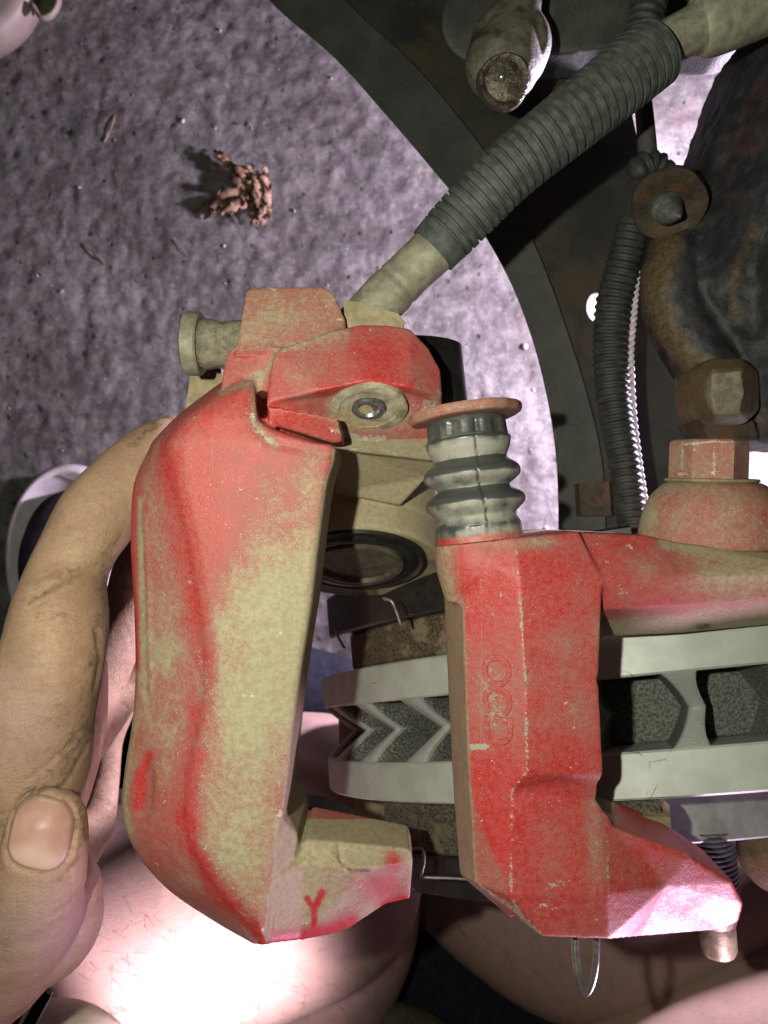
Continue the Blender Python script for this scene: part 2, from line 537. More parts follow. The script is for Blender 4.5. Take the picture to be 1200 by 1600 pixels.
def vane_mat():
    M = Mat('cast_vane_iron')
    f = M.noise(1500, 5, 0.75); a = M.noise(200, 5, 0.6)
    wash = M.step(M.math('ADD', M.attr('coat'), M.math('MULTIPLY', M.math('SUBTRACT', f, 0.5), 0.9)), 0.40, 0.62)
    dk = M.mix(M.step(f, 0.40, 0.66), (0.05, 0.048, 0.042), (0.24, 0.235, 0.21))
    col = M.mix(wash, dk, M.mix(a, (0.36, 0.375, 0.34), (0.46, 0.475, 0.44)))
    nb = M.bump(f, 0.5, 1.0)
    return M.done(col, 0.55, 0.15, nb, Specular_IOR_Level=0.4)


ZINC = rotor_mat(); VANE = vane_mat()
rb = rot(0, 0, 0); rotor = empty('brake_rotor', rb, 'silver vented brake rotor with curved cooling vanes between two plates', 'brake rotor')


def annulus(name, r0, r1, a0, a1, m, n=220, ch=0.5):
    bm = bmesh.new()
    prof = [(r0, a0), (r1 - ch, a0), (r1, a0 + ch), (r1, a1 - ch), (r1 - ch, a1), (r0, a1)]
    rows = [[rot(2 * math.pi * i / n, r, a) for r, a in prof] for i in range(n)]
    vr = [[bm.verts.new(v) for v in r] for r in rows]
    for i in range(n):
        A, B = vr[i], vr[(i + 1) % n]
        for k in range(6):
            bm.faces.new((A[k], A[(k + 1) % 6], B[(k + 1) % 6], B[k]))
    return obj(name, bm, m, rotor, sharp=25)


annulus('friction_plate', 62, RAD, 8.5, 19.2, ZINC)
annulus('friction_plate', 62, RAD, -19.2, -8.5, ZINC)
annulus('core', 30, 96, -8.4, 8.4, plain('core_iron', (0.035, 0.035, 0.03), (0.15, 0.148, 0.13), 1500, 0.7, 0, 0.5, 1600))
annulus('hat', 20, 76, -37, -19.4, plain('hat_grey', (0.15, 0.165, 0.145), (0.20, 0.215, 0.19), 200, 0.5, 0.1, 0.06, 1500))
NV = 30
bm = bmesh.new()
rows = []
for k in range(25):
    a = -8.5 + 17.0 * k / 24
    mid_ = (1 - abs(a) / 8.5) ** 1.15
    hw = 2.1 + 2.0 * (abs(a) / 8.5) ** 3
    of = 4.4 * mid_; ro = 119.4 - 9.5 * mid_
    row = []
    rr = [90, 94, 98, 102, ro - 6, ro - 4, ro - 2.4, ro - 1.2, ro - 0.5]
    for r in rr: row.append(rot((of - hw) / RAD, r, a))
    row.append(rot((of - hw + 0.5) / RAD, ro, a)); row.append(rot((of + hw - 0.5) / RAD, ro, a))
    for r in rr[::-1]: row.append(rot((of + hw) / RAD, r, a))
    rows.append(row)
rings(bm, rows)
bmesh.ops.recalc_face_normals(bm, faces=bm.faces)
vme = bpy.data.meshes.new('vane'); bm.to_mesh(vme); bm.free()
c_ = getco(vme); RCm = np.array([RC.x, RC.y, RC.z + ZF]) * 0.001
dv = c_ - RCm; dv -= np.outer(dv @ np.array(RN), np.array(RN)); rad = np.linalg.norm(dv, axis=1) * 1000
ax = np.abs((c_ - RCm) @ np.array(RN)) * 1000
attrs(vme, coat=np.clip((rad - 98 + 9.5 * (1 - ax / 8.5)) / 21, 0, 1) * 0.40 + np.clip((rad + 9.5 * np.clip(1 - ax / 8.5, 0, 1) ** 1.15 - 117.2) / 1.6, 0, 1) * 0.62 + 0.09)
vme.polygons.foreach_set('use_smooth', [True] * len(vme.polygons)); vme.set_sharp_from_angle(angle=math.radians(50))
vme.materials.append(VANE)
SGN = 1 if RN.dot(EZ.cross(EX)) > 0 else -1
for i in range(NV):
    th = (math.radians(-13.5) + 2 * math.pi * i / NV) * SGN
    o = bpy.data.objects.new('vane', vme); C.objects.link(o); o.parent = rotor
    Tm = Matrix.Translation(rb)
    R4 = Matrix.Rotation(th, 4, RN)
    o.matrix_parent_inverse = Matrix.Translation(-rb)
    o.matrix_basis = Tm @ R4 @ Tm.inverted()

# ------------------------------------------------------------------ brake pads
FRIC = plain('pad_friction', (0.035, 0.027, 0.018), (0.14, 0.105, 0.065), 1300, 0.85, 0, 0.5, 1900, 0.2, (0.20, 0.165, 0.10), 160)
FRICD = plain('pad_friction_dark', (0.025, 0.022, 0.018), (0.12, 0.105, 0.08), 1300, 0.85, 0, 0.5, 1900, 0.2, (0.13, 0.11, 0.07), 150)


def sector(name, th0, th1, r0, r1, a0, a1, m, parent, ch=0.7, n=26, cut=0.0):
    bm = bmesh.new(); rows = []
    for i in range(n + 1):
        th = math.radians(lerp(th0, th1, i / n))
        e = min(i, n - i); rc = r1 - (cut * max(0, 2 - e) / 2)
        prof = [(r0, a0), (rc - ch, a0), (rc, a0 + ch), (rc, (a0 + a1) / 2), (rc, a1 - ch), (rc - ch, a1), (r0, a1)]
        rows.append([rot(th, r, a) for r, a in prof])
    rings(bm, rows)
    return obj(name, bm, m, parent, sharp=35)


def wire(name, pts, r, m, parent, steps=40):
    bm = bmesh.new(); sweep(bm, [pxr(*p, r) for p in pts], 10, steps)
    return obj(name, bm, m, parent)


pad1 = empty('brake_pad', rot(-0.8, 95, 30), 'brown worn brake pad between the piston and the rotor', 'brake pad')
sector('friction_block', -67, -18, 84, 116, 19.6, 31, FRIC, pad1)
sector('backing_plate', -72, -16, 84, 120, 31.1, 45, BLACK, pad1)
pad2 = empty('brake_pad', rot(-0.8, 95, -30), 'blackened brake pad on the rotor side facing the caliper claw', 'brake pad')
sector('friction_block', -60, -18, 84, 116, -33, -19.6, FRICD, pad2)
sector('backing_plate', -60, -16, 84, 117, -43, -33.1, BLACK, pad2)

for pts, zt, m in (([(440, 1256), (500, 1262), (548, 1282), (552, 1300), (440, 1286)], -46, BLACK), ([(498, 1284), (548, 1292), (550, 1312), (505, 1306)], -42, KHAKI)):
    bm = bmesh.new(); prism(bm, pts, zt, zt - 8); obj('ear', bm, m, pad2, sharp=30)
# ------------------------------------------------------------------ caliper bracket
br = empty('caliper_bracket', P(830, 1150, -32), 'bright red cast caliper bracket straddling the rotor, raised letters on its face', 'bracket')
bm = bmesh.new()
Z = -30
cols = [
    # outer foot,          wall top,            ridge,              right edge
    [(688, 850, -24), (704, 846, -9), (805, 840, -5), (905, 830, -9)],
    [(694, 905, -27), (722, 905, -8), (812, 905, -2.2), (942, 905, -6)],
    [(700, 1040, -27), (726, 1040, -8), (818, 1035, -2.2), (936, 1062, -5)],
    [(708, 1205, -27), (732, 1205, -8), (823, 1208, -2.2), (943, 1212, -5)],
    [(710, 1242, -27), (734, 1240, -8), (800, 1236, -3.6), (932, 1250, -7.6)],
    [(720, 1368, -27), (742, 1380, -8.5), (798, 1400, -3.2), (949, 1395, -4.5)],
    [(800, 1436, -20), (806, 1432, -10), (850, 1465, -5), (950, 1469, -6)]]
V = [p for r in cols for p in r]
F = []
for i in range(6):
    for j in range(3):
        a = i * 4 + j
        F.append((a, a + 1, a + 5, a + 4))
n0 = len(V)
V += [(958, 1294, -8), (1078, 1336, -10), (1146, 1378, -14), (1163, 1412, -18), (1156, 1440, -24), (1128, 1453, -27), (1000, 1464, -19), (1040, 1385, -11)]
e4, e5, e6 = 19, 23, 27
wing = [e4, n0, n0 + 1, n0 + 2, n0 + 3, n0 + 4, n0 + 5, n0 + 6, e6, e5]
for a, b in zip(wing, wing[1:] + wing[:1]):
    F.append((n0 + 7, a, b))
slab(bm, V, F, Z)
# arm to the right
V = [(800, 838, -8), (870, 830, -11), (1010, 836, -14), (1060, 848, -15), (1290, 872, -17),
     (815, 905, -4), (942, 905, -6), (1060, 900, -8.5), (1290, 892, -11),
     (900, 985, -12), (946, 952, -9), (1060, 946, -11), (1290, 928, -14),
     (905, 1010, -24), (950, 994, -23), (1060, 990, -25), (1290, 968, -27)]
F = [(0, 1, 6, 5), (1, 2, 7, 6), (2, 3, 7), (3, 4, 8, 7), (5, 6, 10, 9), (6, 7, 11, 10), (7, 8, 12, 11), (9, 10, 14, 13), (10, 11, 15, 14), (11, 12, 16, 15)]
slab(bm, V, F, -34)
# collar round the slide pin bore
c0 = P(749, 838, -15); d0 = Vector((0.02, -1, 0.03))
lathe(bm, c0, d0, [(0, 8.4), (0.8, 9.2), (5, 9.6), (8, 9.2), (14, 7.5)], 48)
me = fuse(bm, 0.42, 10)
p = pixels(getco(me)); nor = getno(me)
dd = np.zeros(len(p))
dd -= 0.35 * line(p, [(838, 1030), (870, 1038), (936, 1062)], 7)
dd -= 0.5 * line(p, [(815, 1238), (870, 1228), (935, 1226)], 14)
displace(me, dd)
dust = np.full(len(p), 0.26)
side = np.clip((-nor[:, 0] - 0.5) * 4, 0, 1)
nzr = np.array([mnoise.fractal(Vector(v) * 130, 1.0, 2.0, 4) for v in getco(me)])
dust = dust + 0.10 * nzr - 0.03
dust = lerp(dust, 0.02, blob(p, 770, 1290, 60, 110))
dust = lerp(dust, 0.12, blob(p, 770, 930, 60, 60)); dust = lerp(dust, 0.10, blob(p, 890, 1190, 60, 50))
dust = lerp(dust, 0.46, blob(p, 905, 1110, 40, 60)); dust = lerp(dust, 0.40, blob(p, 885, 1000, 60, 30))
dust = lerp(dust, 0.50, blob(p, 772, 1090, 48, 80, 0, 3)); dust = lerp(dust, 0.62, blob(p, 930, 1310, 18, 90))
dust = lerp(dust, 0.34, blob(p, 1050, 1400, 90, 60)); dust = lerp(dust, 0.16, blob(p, 1155, 1420, 22, 40))
dust = lerp(dust, 0.75, blob(p, 1130, 895, 75, 60)); dust = lerp(dust, 0.9, blob(p, 1250, 890, 90, 60))
dust = lerp(dust, 0.45, blob(p, 1010, 890, 40, 40)); dust = lerp(dust, 0.75, blob(p, 835, 848, 45, 12)); dust = lerp(dust, 0.55, blob(p, 770, 850, 60, 12))
dust = lerp(dust, 1.0, line(p, [(955, 984), (1060, 978), (1250, 962)], 22)); dust = lerp(dust, 0.95, line(p, [(1040, 848), (1120, 858), (1250, 872)], 13))
dust = lerp(dust, 0.85, np.clip(-getco(me)[:, 2] * 1000 + ZF - 17, 0, 6) / 6 * (p[:, 0] < 960))
dust = lerp(dust, 0.74, side)
dust += 0.06
chip = 0.47 * line(p, [(806, 860), (814, 960), (821, 1060), (824, 1205), (800, 1236), (798, 1400), (812, 1425), (852, 1464)], 5)
chip = np.maximum(chip, 0.36 * line(p, [(728, 900), (731, 1040), (738, 1240), (748, 1380)], 4))
chip = np.maximum(chip, 0.52 * line(p, [(748, 1385), (800, 1418), (850, 1466)], 8))
chip = np.maximum(chip, 0.8 * line(p, [(738, 1167), (760, 1166)], 6)); chip = np.maximum(chip, 0.42 * blob(p, 775, 1090, 45, 75))
chip = np.maximum(chip, 0.40 * line(p, [(948, 1290), (952, 1460)], 5)); chip = np.maximum(chip, 0.45 * blob(p, 745, 845, 14, 8))
dark = 0.45 * line(p, [(1035, 850), (1120, 864), (1250, 880)], 10); dark = np.maximum(dark, 0.6 * blob(p, 1098, 978, 30, 12))
dark = np.maximum(dark, 0.35 * line(p, [(724, 1200), (728, 1330)], 8))
attrs(me, dust=dust, chip=chip, dark=dark)
bro = obj('casting', me, PAINT, br)
bvh_br = BVHTree.FromPolygons([v.co for v in me.vertices], [tuple(q.vertices) for q in me.polygons])


def surf(bvh, px, py, lift=0.0):
    o = Vector((0, 0, (HC + ZF) * 0.001)); d = (P(px, py, -20) - o).normalized()
    h, n, i, _ = bvh.ray_cast(o, d)
    if h is None: return None, None
    return h + n * lift * 0.001, n


# raised cast letters
LETM = PAINT
for ch, yy, xx in (('O', 1048, 774), ('O', 1096, 775), ('D', 1141, 777)):
    h, n = surf(bvh_br, xx, yy)
    cu = bpy.data.curves.new('t', 'FONT'); cu.body = ch; cu.size = 0.0084; cu.extrude = 0.00022; cu.bevel_depth = 0.00016
    cu.align_x = 'CENTER'; cu.align_y = 'CENTER'; cu.resolution_u = 6
    to = bpy.data.objects.new('t', cu); C.objects.link(to)
    dg = bpy.context.evaluated_depsgraph_get(); dg.update()
    lm = bpy.data.meshes.new_from_object(to.evaluated_get(dg)); bpy.data.objects.remove(to)
    z = n.normalized(); x = Vector((0, -1, 0)); x = (x - z * x.dot(z)).normalized(); y = z.cross(x)
    M4 = Matrix.Translation(h) @ Matrix((x, y, z)).transposed().to_4x4()
    lm.transform(M4)
    attrs(lm, dust=np.full(len(lm.vertices), 0.30), chip=np.full(len(lm.vertices), 0.30), dark=np.zeros(len(lm.vertices)))
    lm.materials.clear()
    obj('cast_letter', lm, PAINT, br)

# tan abutment block showing under the wing, and the leading one beside the pads
bm = bmesh.new()
slab(bm, [(958, 1276, -26), (976, 1252, -36), (1046, 1258, -36), (1047, 1276, -26), (1054, 1345, -32), (985, 1345, -32)],
     [(0, 1, 2, 3), (0, 3, 4, 5)], -62)
bmesh.ops.recalc_face_normals(bm, faces=bm.faces)
o = obj('abutment', bm, KHAKI, br, sharp=30)
bm = bmesh.new()
prism(bm, [(528, 1095), (600, 1095), (600, 1300), (556, 1300), (552, 1240), (532, 1225)], -165, -185)
obj('abutment', bm, KHAKI, br, sharp=30)

# ------------------------------------------------------------------ slide pin and rubber boot
sp = empty('guide_pin', P(740, 790, -30), 'slide pin wearing a cracked grey rubber bellows boot under a rusty flange', 'slide pin')
zb = -13; kk = K(zb)
A0 = P(727, 656, zb - 1); A1 = P(749, 842, zb); ax = (A1 - A0).normalized(); AL = (A1 - A0).length * 1000


def boot_mat():
    M = Mat('boot_rubber')
    a = M.noise(220, 5, 0.65); f = M.noise(1700, 4, 0.7)
    dusty = M.step(M.math('ADD', M.attr('dust'), M.math('MULTIPLY', M.math('SUBTRACT', a, 0.5), 0.9)), 0.3, 0.75)
    col = M.mix(dusty, M.mix(a, (0.035, 0.038, 0.036), (0.075, 0.08, 0.075)), M.mix(f, (0.24, 0.235, 0.19), (0.36, 0.35, 0.29)))
    col = M.mix(M.math('MULTIPLY', M.attr('dark'), 0.9), col, (0.03, 0.03, 0.025))
    col = M.mix(M.math('MULTIPLY', M.attr('red'), M.step(f, 0.4, 0.5)), col, (0.5, 0.04, 0.03))
    nb = M.bump(f, 0.06, 0.7); nb = M.bump(M.attr('dark'), -0.3, 0.8, nb)
    return M.done(col, M.math('ADD', 0.29, M.math('MULTIPLY', dusty, 0.38)), 0, nb, Specular_IOR_Level=0.5)


prof = [(-2, 58), (4, 62), (20, 63), (30, 64), (34, 67), (40, 66), (48, 64), (56, 60), (64, 57), (69, 61), (74, 68), (80, 74), (87, 76), (94, 74), (100, 67),
        (106, 58), (110, 57), (114, 61), (119, 70), (125, 76.5), (132, 78), (139, 75), (146, 67), (151, 62), (157, 62), (164, 66), (172, 67.5), (184, 68.5), (192, 69)]
pr = catmull([(t, r) for t, r in prof], 150)
bm = bmesh.new()


def notch(t, a):
    tt = t / kk
    if 6 < tt < 29: return 1 - 0.055 * (0.5 + 0.5 * math.tanh(4 * (math.cos(11 * a) - 0.1)))
    if 168 < tt < 182: return 1 - 0.03 * (0.5 + 0.5 * math.tanh(4 * (math.cos(9 * a) - 0.3)))
    return 1


lathe(bm, A0, ax, [(t * kk, r * kk) for t, r in pr], 120, notch)
bmesh.ops.recalc_face_normals(bm, faces=bm.faces)
me = bpy.data.meshes.new('boot'); bm.to_mesh(me); bm.free()
c_ = getco(me); p = pixels(c_); n_ = getno(me)
t_ = ((c_ - np.array(A0)) @ np.array(ax)) * 1000 / kk
dust = 0.60 - 0.75 * np.clip(n_[:, 1] * 2.0 + 0.15, 0, 1) * (t_ > 62) * (t_ < 140)
dust = dust - 0.25 * np.clip(-n_[:, 0] - 0.3, 0, 1)
dust = np.where(t_ < 30, 0.28, dust); dust = lerp(dust, 0.8, np.exp(-((t_ - 52) / 9) ** 2)); dust = lerp(dust, 0.15, np.exp(-((t_ - 33) / 3) ** 2))
dust = lerp(dust, 0.25, np.exp(-((t_ - 168) / 5) ** 2) * 0.7)
seam = line(p, [(741, 655), (744, 700), (748, 725), (746, 748), (754, 772), (759, 795), (762, 832)], 1.6)
red = np.clip((t_ - 178) / 8, 0, 1) * 0.8
attrs(me, dust=dust, dark=seam, red=red)
obj('boot', me, boot_mat(), sp)
bm = bmesh.new()
fl_prof = [(-16, 60), (-15, 84), (-13, 87.5), (-8, 88.5), (-3, 87), (1, 82), (2, 60)]
axf = (ax + Vector((0.02, 0, 0.02))).normalized()
lathe(bm, A0, axf, [(t * kk, r * kk) for t, r in catmull(fl_prof, 30)], 96, lambda t, a: 1 + 0.012 * math.sin(7 * a) + 0.008 * math.sin(17 * a + 1))
bmesh.ops.recalc_face_normals(bm, faces=bm.faces)
me = bpy.data.meshes.new('flange'); bm.to_mesh(me); bm.free()
p = pixels(getco(me))
fdk = 0.30 + 0.0 * p[:, 0]
attrs(me, dust=np.full(len(p), 0.66), chip=0.42 * line(p, [(690, 640), (730, 636), (790, 636)], 6), dark=0.36 + 0.1 * blob(p, 800, 655, 25, 25))
obj('flange', me, PAINT, sp)

# ------------------------------------------------------------------ the caliper
cal = empty('brake_caliper', P(420, 1000, -40), 'dusty red floating brake caliper lifted off the rotor and held in a hand', 'brake caliper')
bm = bmesh.new()
tab = [  # y, silhouette x, crease x, right x, crease z
    (592, 352, 372, 400, -6.5), (612, 325, 350, 403, -4), (645, 282, 305, 406, -2), (668, 258, 284, 424, -1.5), (690, 238, 268, 490, -1.2), (702, 232, 268, 526, -1.2), (760, 208, 274, 512, -1), (850, 204, 294, 500, -1), (950, 209, 311, 488, -1), (1050, 211, 321, 472, -1),
    (1130, 206, 311, 461, -1), (1200, 195, 297, 453, -1), (1270, 190, 290, 444, -1), (1330, 211, 302, 432, -1), (1390, 262, 340, 426, -1.4), (1440, 335, 380, 420, -2), (1476, 398, 408, 416, -3.5)]
T = catmull(tab, 130)
rows = []
for y, xs, xc, xr, zc in T:
    zt = zc + 1
    q = []
    R1 = P(xr, y, zt - 2.0); L1 = P(xs, y, zt - 15)
    q.append(Vector((R1.x - 0.0005, R1.y, (ZF - 27) * 0.001)))
    q.append(Vector((R1.x, R1.y, (ZF - 12) * 0.001)))
    q.append(R1); q.append(P(xr - 4, y, zt - 0.7)); q.append(P(xr - 12, y, zt - 0.1))
    wp = xr - 12 - (xc + 18)
    for u in (0.25, 0.5, 0.75):
        q.append(P(xr - 12 - wp * u, y, zt + 0.5 * math.sin(math.pi * u)))
    q.append(P(xc + 18, y, zt - 0.1)); q.append(P(xc + 4, y, zt - 0.9)); q.append(P(xc - 5, y, zt - 2.2))
    for u, zz in ((0.3, -4.6), (0.6, -7.6), (0.82, -10.4)):
        q.append(P(lerp(xc - 5, xs, u), y, zt + zz))
    q.append(P(lerp(xc, xs, 0.96), y, zt - 12.6))
    q.append(L1)
    q.append(Vector((L1.x + 0.0002, L1.y, (ZF - 21) * 0.001))); q.append(Vector((L1.x + 0.003, L1.y, (ZF - 27) * 0.001)))
    rows.append(q)
rings(bm, rows)
# claw at the foot
V = [(405, 1478, -3.6), (424, 1380, -1.2), (432, 1325, -1.2), (444, 1283, -3), (464, 1303, -7), (470, 1330, -9), (476, 1312, -9.5), (640, 1327, -15),
     (645, 1345, -15.5), (641, 1404, -23), (602, 1413, -23), (546, 1450, -22), (520, 1460, -20), (470, 1470, -14),
     (470, 1350, -7), (560, 1358, -9.5), (548, 1385, -11.5)]
F = [(0, 1, 14, 13), (1, 2, 5, 14), (2, 3, 4, 5), (5, 6, 15, 14), (6, 7, 8, 15), (14, 15, 16), (13, 14, 16), (13, 16, 12), (12, 16, 11), (11, 16, 10), (16, 15, 10), (10, 15, 8), (10, 8, 9)]
slab(bm, V, F, -28)
# top block and shoulder block
prism(bm, [(384, 455, -13), (392, 449, -14), (505, 448, -14), (521, 457, -14), (540, 500, -13), (541, 535, -9), (430, 556, -7), (366, 556, -7)], 0, -34)
prism(bm, [(342, 612, -6.5), (352, 560, -8.5), (362, 541, -8.5), (440, 541, -7), (425, 612, -5.5)], 0, -34)
# lug that takes the slide pin bolt
V = [(428, 548, -5.2), (520, 516, -9), (565, 507, -10.5), (640, 513, -11.5), (688, 578, -12), (691, 616, -11),
     (415, 630, -3.0), (500, 610, -2.6), (570, 596, -3.0), (640, 604, -5.2),
     (505, 622, -6.6), (570, 608, -7.2), (640, 617, -9), (691, 630, -13.5),
     (418, 668, -6.0), (520, 702, -21), (692, 722, -25), (440, 640, -5.2), (605, 508, -11.2), (669, 543, -12)]
F = [(0, 1, 7, 6), (1, 2, 8, 7), (2, 18, 3, 9, 8), (3, 19, 4, 5, 9), (6, 7, 10, 17), (7, 8, 11, 10), (8, 9, 12, 11), (9, 5, 13, 12),
     (6, 17, 14), (17, 10, 15, 14), (10, 11, 12, 15), (12, 13, 16, 15)]
slab(bm, V, F, -30)
# red bar below the bolt seat
prism(bm, [(416, 634, -1.6), (455, 640, -2.4), (528, 654, -4.4), (536, 690, -8.0), (520, 692, -8.0), (420, 662, -3.0)], 0, -18)
# web from the lug down to the bore
V = [(524, 694, -22.5), (690, 714, -26), (668, 745, -36), (625, 790, -42), (524, 770, -40)]
slab(bm, V, [(0, 1, 2, 3, 4)], -50)
# cylinder housing
hn = Vector((0.0, -0.88, 0.47)).normalized(); hc = P(560, 884, -60)
lathe(bm, hc, hn, [(-44, 10), (-42, 19), (-36, 22.8), (-20, 23.1), (-8.4, 23.4), (-8.0, 22.9), (-0.8, 22.9), (0, 22.3)], 96)
me = fuse(bm, 0.38, 8)
c_ = getco(me); p = pixels(c_); nor = getno(me); zz = c_[:, 2] * 1000 - ZF
dd = np.zeros(len(p)); topm = zz > -22
dd -= 0.9 * blob(p, 226, 1236, 13, 48, 4, 3) * topm
dd -= 0.5 * line(p, [(405, 605), (410, 645), (404, 668), (420, 690), (520, 712)], 7) * topm
dd -= 0.35 * line(p, [(348, 606), (400, 585), (420, 560), (432, 545)], 6) * topm
dd -= 0.5 * line(p, [(530, 1320), (534, 1345), (545, 1362)], 4) * topm
dd += 0.25 * line(p, [(226, 800), (232, 900), (236, 1080)], 4) * topm
displace(me, dd)
# dust: 0 clean red, 0.5 dulled, 1 khaki
dust = np.full(len(p), 0.50)
dust = lerp(dust, 1.02, blob(p, 425, 1010, 110, 250, 8, 4))
dust = lerp(dust, 0.85, blob(p, 370, 1330, 75, 110, 0, 4))
dust = lerp(dust, 0.30, blob(p, 395, 680, 120, 95)); dust = lerp(dust, 0.33, blob(p, 325, 800, 70, 110))
dust = lerp(dust, 0.80, blob(p, 480, 760, 22, 60)); dust = lerp(dust, 0.6, blob(p, 440, 780, 40, 60))
dust = lerp(dust, 0.62, blob(p, 245, 860, 30, 200)); dust = lerp(dust, 0.86, blob(p, 250, 1020, 40, 70)); dust = lerp(dust, 0.72, blob(p, 250, 1150, 45, 70))
dust = lerp(dust, 0.48, blob(p, 265, 1300, 40, 60)); dust = lerp(dust, 0.42, blob(p, 330, 1420, 50, 40))
redline = line(p, [(258, 700), (272, 770), (293, 850), (310, 950), (320, 1050), (310, 1130), (296, 1200), (290, 1270)], 19) * (zz > -7)
nzr = np.array([mnoise.fractal(Vector(v) * 130, 1.0, 2.0, 4) for v in c_])
nzf = np.array([mnoise.fractal(Vector(v) * 420, 1.0, 2.0, 4) for v in c_])
dust = dust + 0.08 * nzr + 0.06 * nzf
dust = lerp(dust, 0.22, redline * np.clip(0.75 + 0.7 * nzr, 0, 1))
dust = lerp(dust, 0.05, line(p, [(290, 1270), (303, 1330), (345, 1400), (408, 1468)], 14) * (zz > -8) * 0.8)
dust = lerp(dust, -0.05, line(p, [(203, 775), (206, 900), (211, 1040)], 8)); dust = lerp(dust, 0.92, line(p, [(219, 780), (221, 900), (226, 1090)], 5))
dust = lerp(dust, 0.88, line(p, [(200, 1120), (190, 1230), (196, 1310)], 12))
dust = lerp(dust, 0.05, line(p, [(232, 1180), (217, 1210), (214, 1260)], 7))
# claw
claw = (p[:, 0] > 428) & (p[:, 1] > 1280)
dust = np.where(claw, 0.93, dust)
dust = np.where(claw, lerp(dust, 0.02, line(p, [(420, 1476), (520, 1455), (550, 1440)], 14)), dust)
dust = np.where(claw, lerp(dust, 0.40, blob(p, 600, 1385, 45, 28)), dust); dust = np.where(claw, lerp(dust, 0.05, line(p, [(600, 1412), (642, 1402)], 7)), dust)
dust = np.where(claw, lerp(dust, 0.25, blob(p, 615, 1345, 12, 14)), dust)
dust = np.where(claw, lerp(dust, -0.3, np.maximum(line(p, [(480, 1404), (491, 1420), (491, 1450)], 4), line(p, [(491, 1420), (503, 1395)], 5))), dust)
# upper casting
up = p[:, 1] < 620
dust = np.where(up & (p[:, 0] < 545) & (p[:, 1] < 548), 0.70, dust)
dust = lerp(dust, 0.42, blob(p, 395, 570, 35, 22)); dust = lerp(dust, 0.20, blob(p, 590, 560, 55, 45)); dust = lerp(dust, 0.55, blob(p, 475, 575, 45, 35))
dust = lerp(dust, 0.45, blob(p, 670, 590, 25, 40)); dust = lerp(dust, 0.25, blob(p, 470, 660, 60, 18, 14, 4)); dust = lerp(dust, 0.9, blob(p, 575, 640, 65, 35, 3, 4))
dust = lerp(dust, 0.12, line(p, [(500, 612), (570, 597), (640, 606)], 7))
dust = lerp(dust, 0.8, line(p, [(404, 585), (398, 640), (404, 670), (430, 695)], 8)); dust = lerp(dust, 0.85, line(p, [(345, 612), (410, 588), (432, 548), (520, 522)], 6))
dust = np.where((zz < -19) & (p[:, 1] < 1000) & (p[:, 0] > 480), 1.05, dust)
dust = np.where((nor[:, 0] > 0.75) & (p[:, 0] < 560) & (p[:, 1] > 700), 1.0, dust)
chip = 0.55 * line(p, [(395, 640), (400, 672), (425, 690)], 10)
chip = np.maximum(chip, 0.58 * line(p, [(520, 672), (560, 685), (600, 686)], 9)); chip = np.maximum(chip, 0.52 * line(p, [(525, 700), (600, 706), (690, 718)], 6))
chip = np.maximum(chip, 0.50 * blob(p, 665, 640, 30, 45)); chip = np.maximum(chip, 0.42 * blob(p, 620, 650, 50, 28))
chip = np.maximum(chip, 0.62 * line(p, [(378, 1086), (392, 1088), (404, 1096)], 3)); chip = np.maximum(chip, 0.38 * line(p, [(310, 1020), (330, 1100), (318, 1200), (312, 1290), (330, 1350), (390, 1430)], 16))
chip = np.maximum(chip, 0.42 * line(p, [(440, 1180), (432, 1280)], 6)); chip = np.maximum(chip, 0.40 * line(p, [(430, 552), (520, 528)], 4)); chip = np.maximum(chip, 0.7 * blob(p, 510, 478, 4, 4))
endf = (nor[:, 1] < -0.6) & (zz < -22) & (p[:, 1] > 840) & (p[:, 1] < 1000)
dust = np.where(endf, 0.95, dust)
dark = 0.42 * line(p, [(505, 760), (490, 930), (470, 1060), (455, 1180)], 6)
dark = np.maximum(dark, endf * (0.46 + 0.15 * (p[:, 0] < 590)))  # end face darkened in colour, more at left, as the bridge's shadow
dark = np.maximum(dark, 0.55 * line(p, [(520, 1332), (530, 1345), (545, 1360), (575, 1360)], 6))
for (x, y, r) in ((458, 881, 4), (408, 1215, 4), (376, 678, 4)):
    dark = np.maximum(dark, 0.55 * blob(p, x, y, r, r))
attrs(me, dust=dust, chip=chip, dark=dark)
obj('casting', me, PAINT, cal)
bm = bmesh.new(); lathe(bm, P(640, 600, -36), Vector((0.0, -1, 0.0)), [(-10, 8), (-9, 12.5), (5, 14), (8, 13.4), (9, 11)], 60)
obj('shadow_shoulder', bm, BLACK, cal)  # black in place of the lug's shadow on the rear housing
# bolt seat and bolt end
bn = Vector((0.03, -0.88, 0.47)).normalized()
bc = P(576, 638, -10.6) + bn * 0.0005
bm = bmesh.new(); lathe(bm, bc, bn, [(-3, 8.2), (-0.1, 8.2), (0.1, 7.9), (0.0, 6.2), (-0.3, 6.0), (-0.4, 3.9), (-2.0, 3.8)], 64)
obj('bolt_seat', bm, plain('corroded_seat', (0.20, 0.165, 0.10), (0.40, 0.37, 0.27), 300, 0.6, 0, 0.15, 1400), cal, sharp=40)
bm = bmesh.new(); lathe(bm, bc - bn * 0.0004, bn, [(-1.5, 3.6), (0.2, 3.6), (0.5, 3.2), (0.4, 2.4), (-0.3, 2.0), (-0.4, 0.2)], 40)
obj('bolt_end', bm, SHINE, cal, sharp=40)
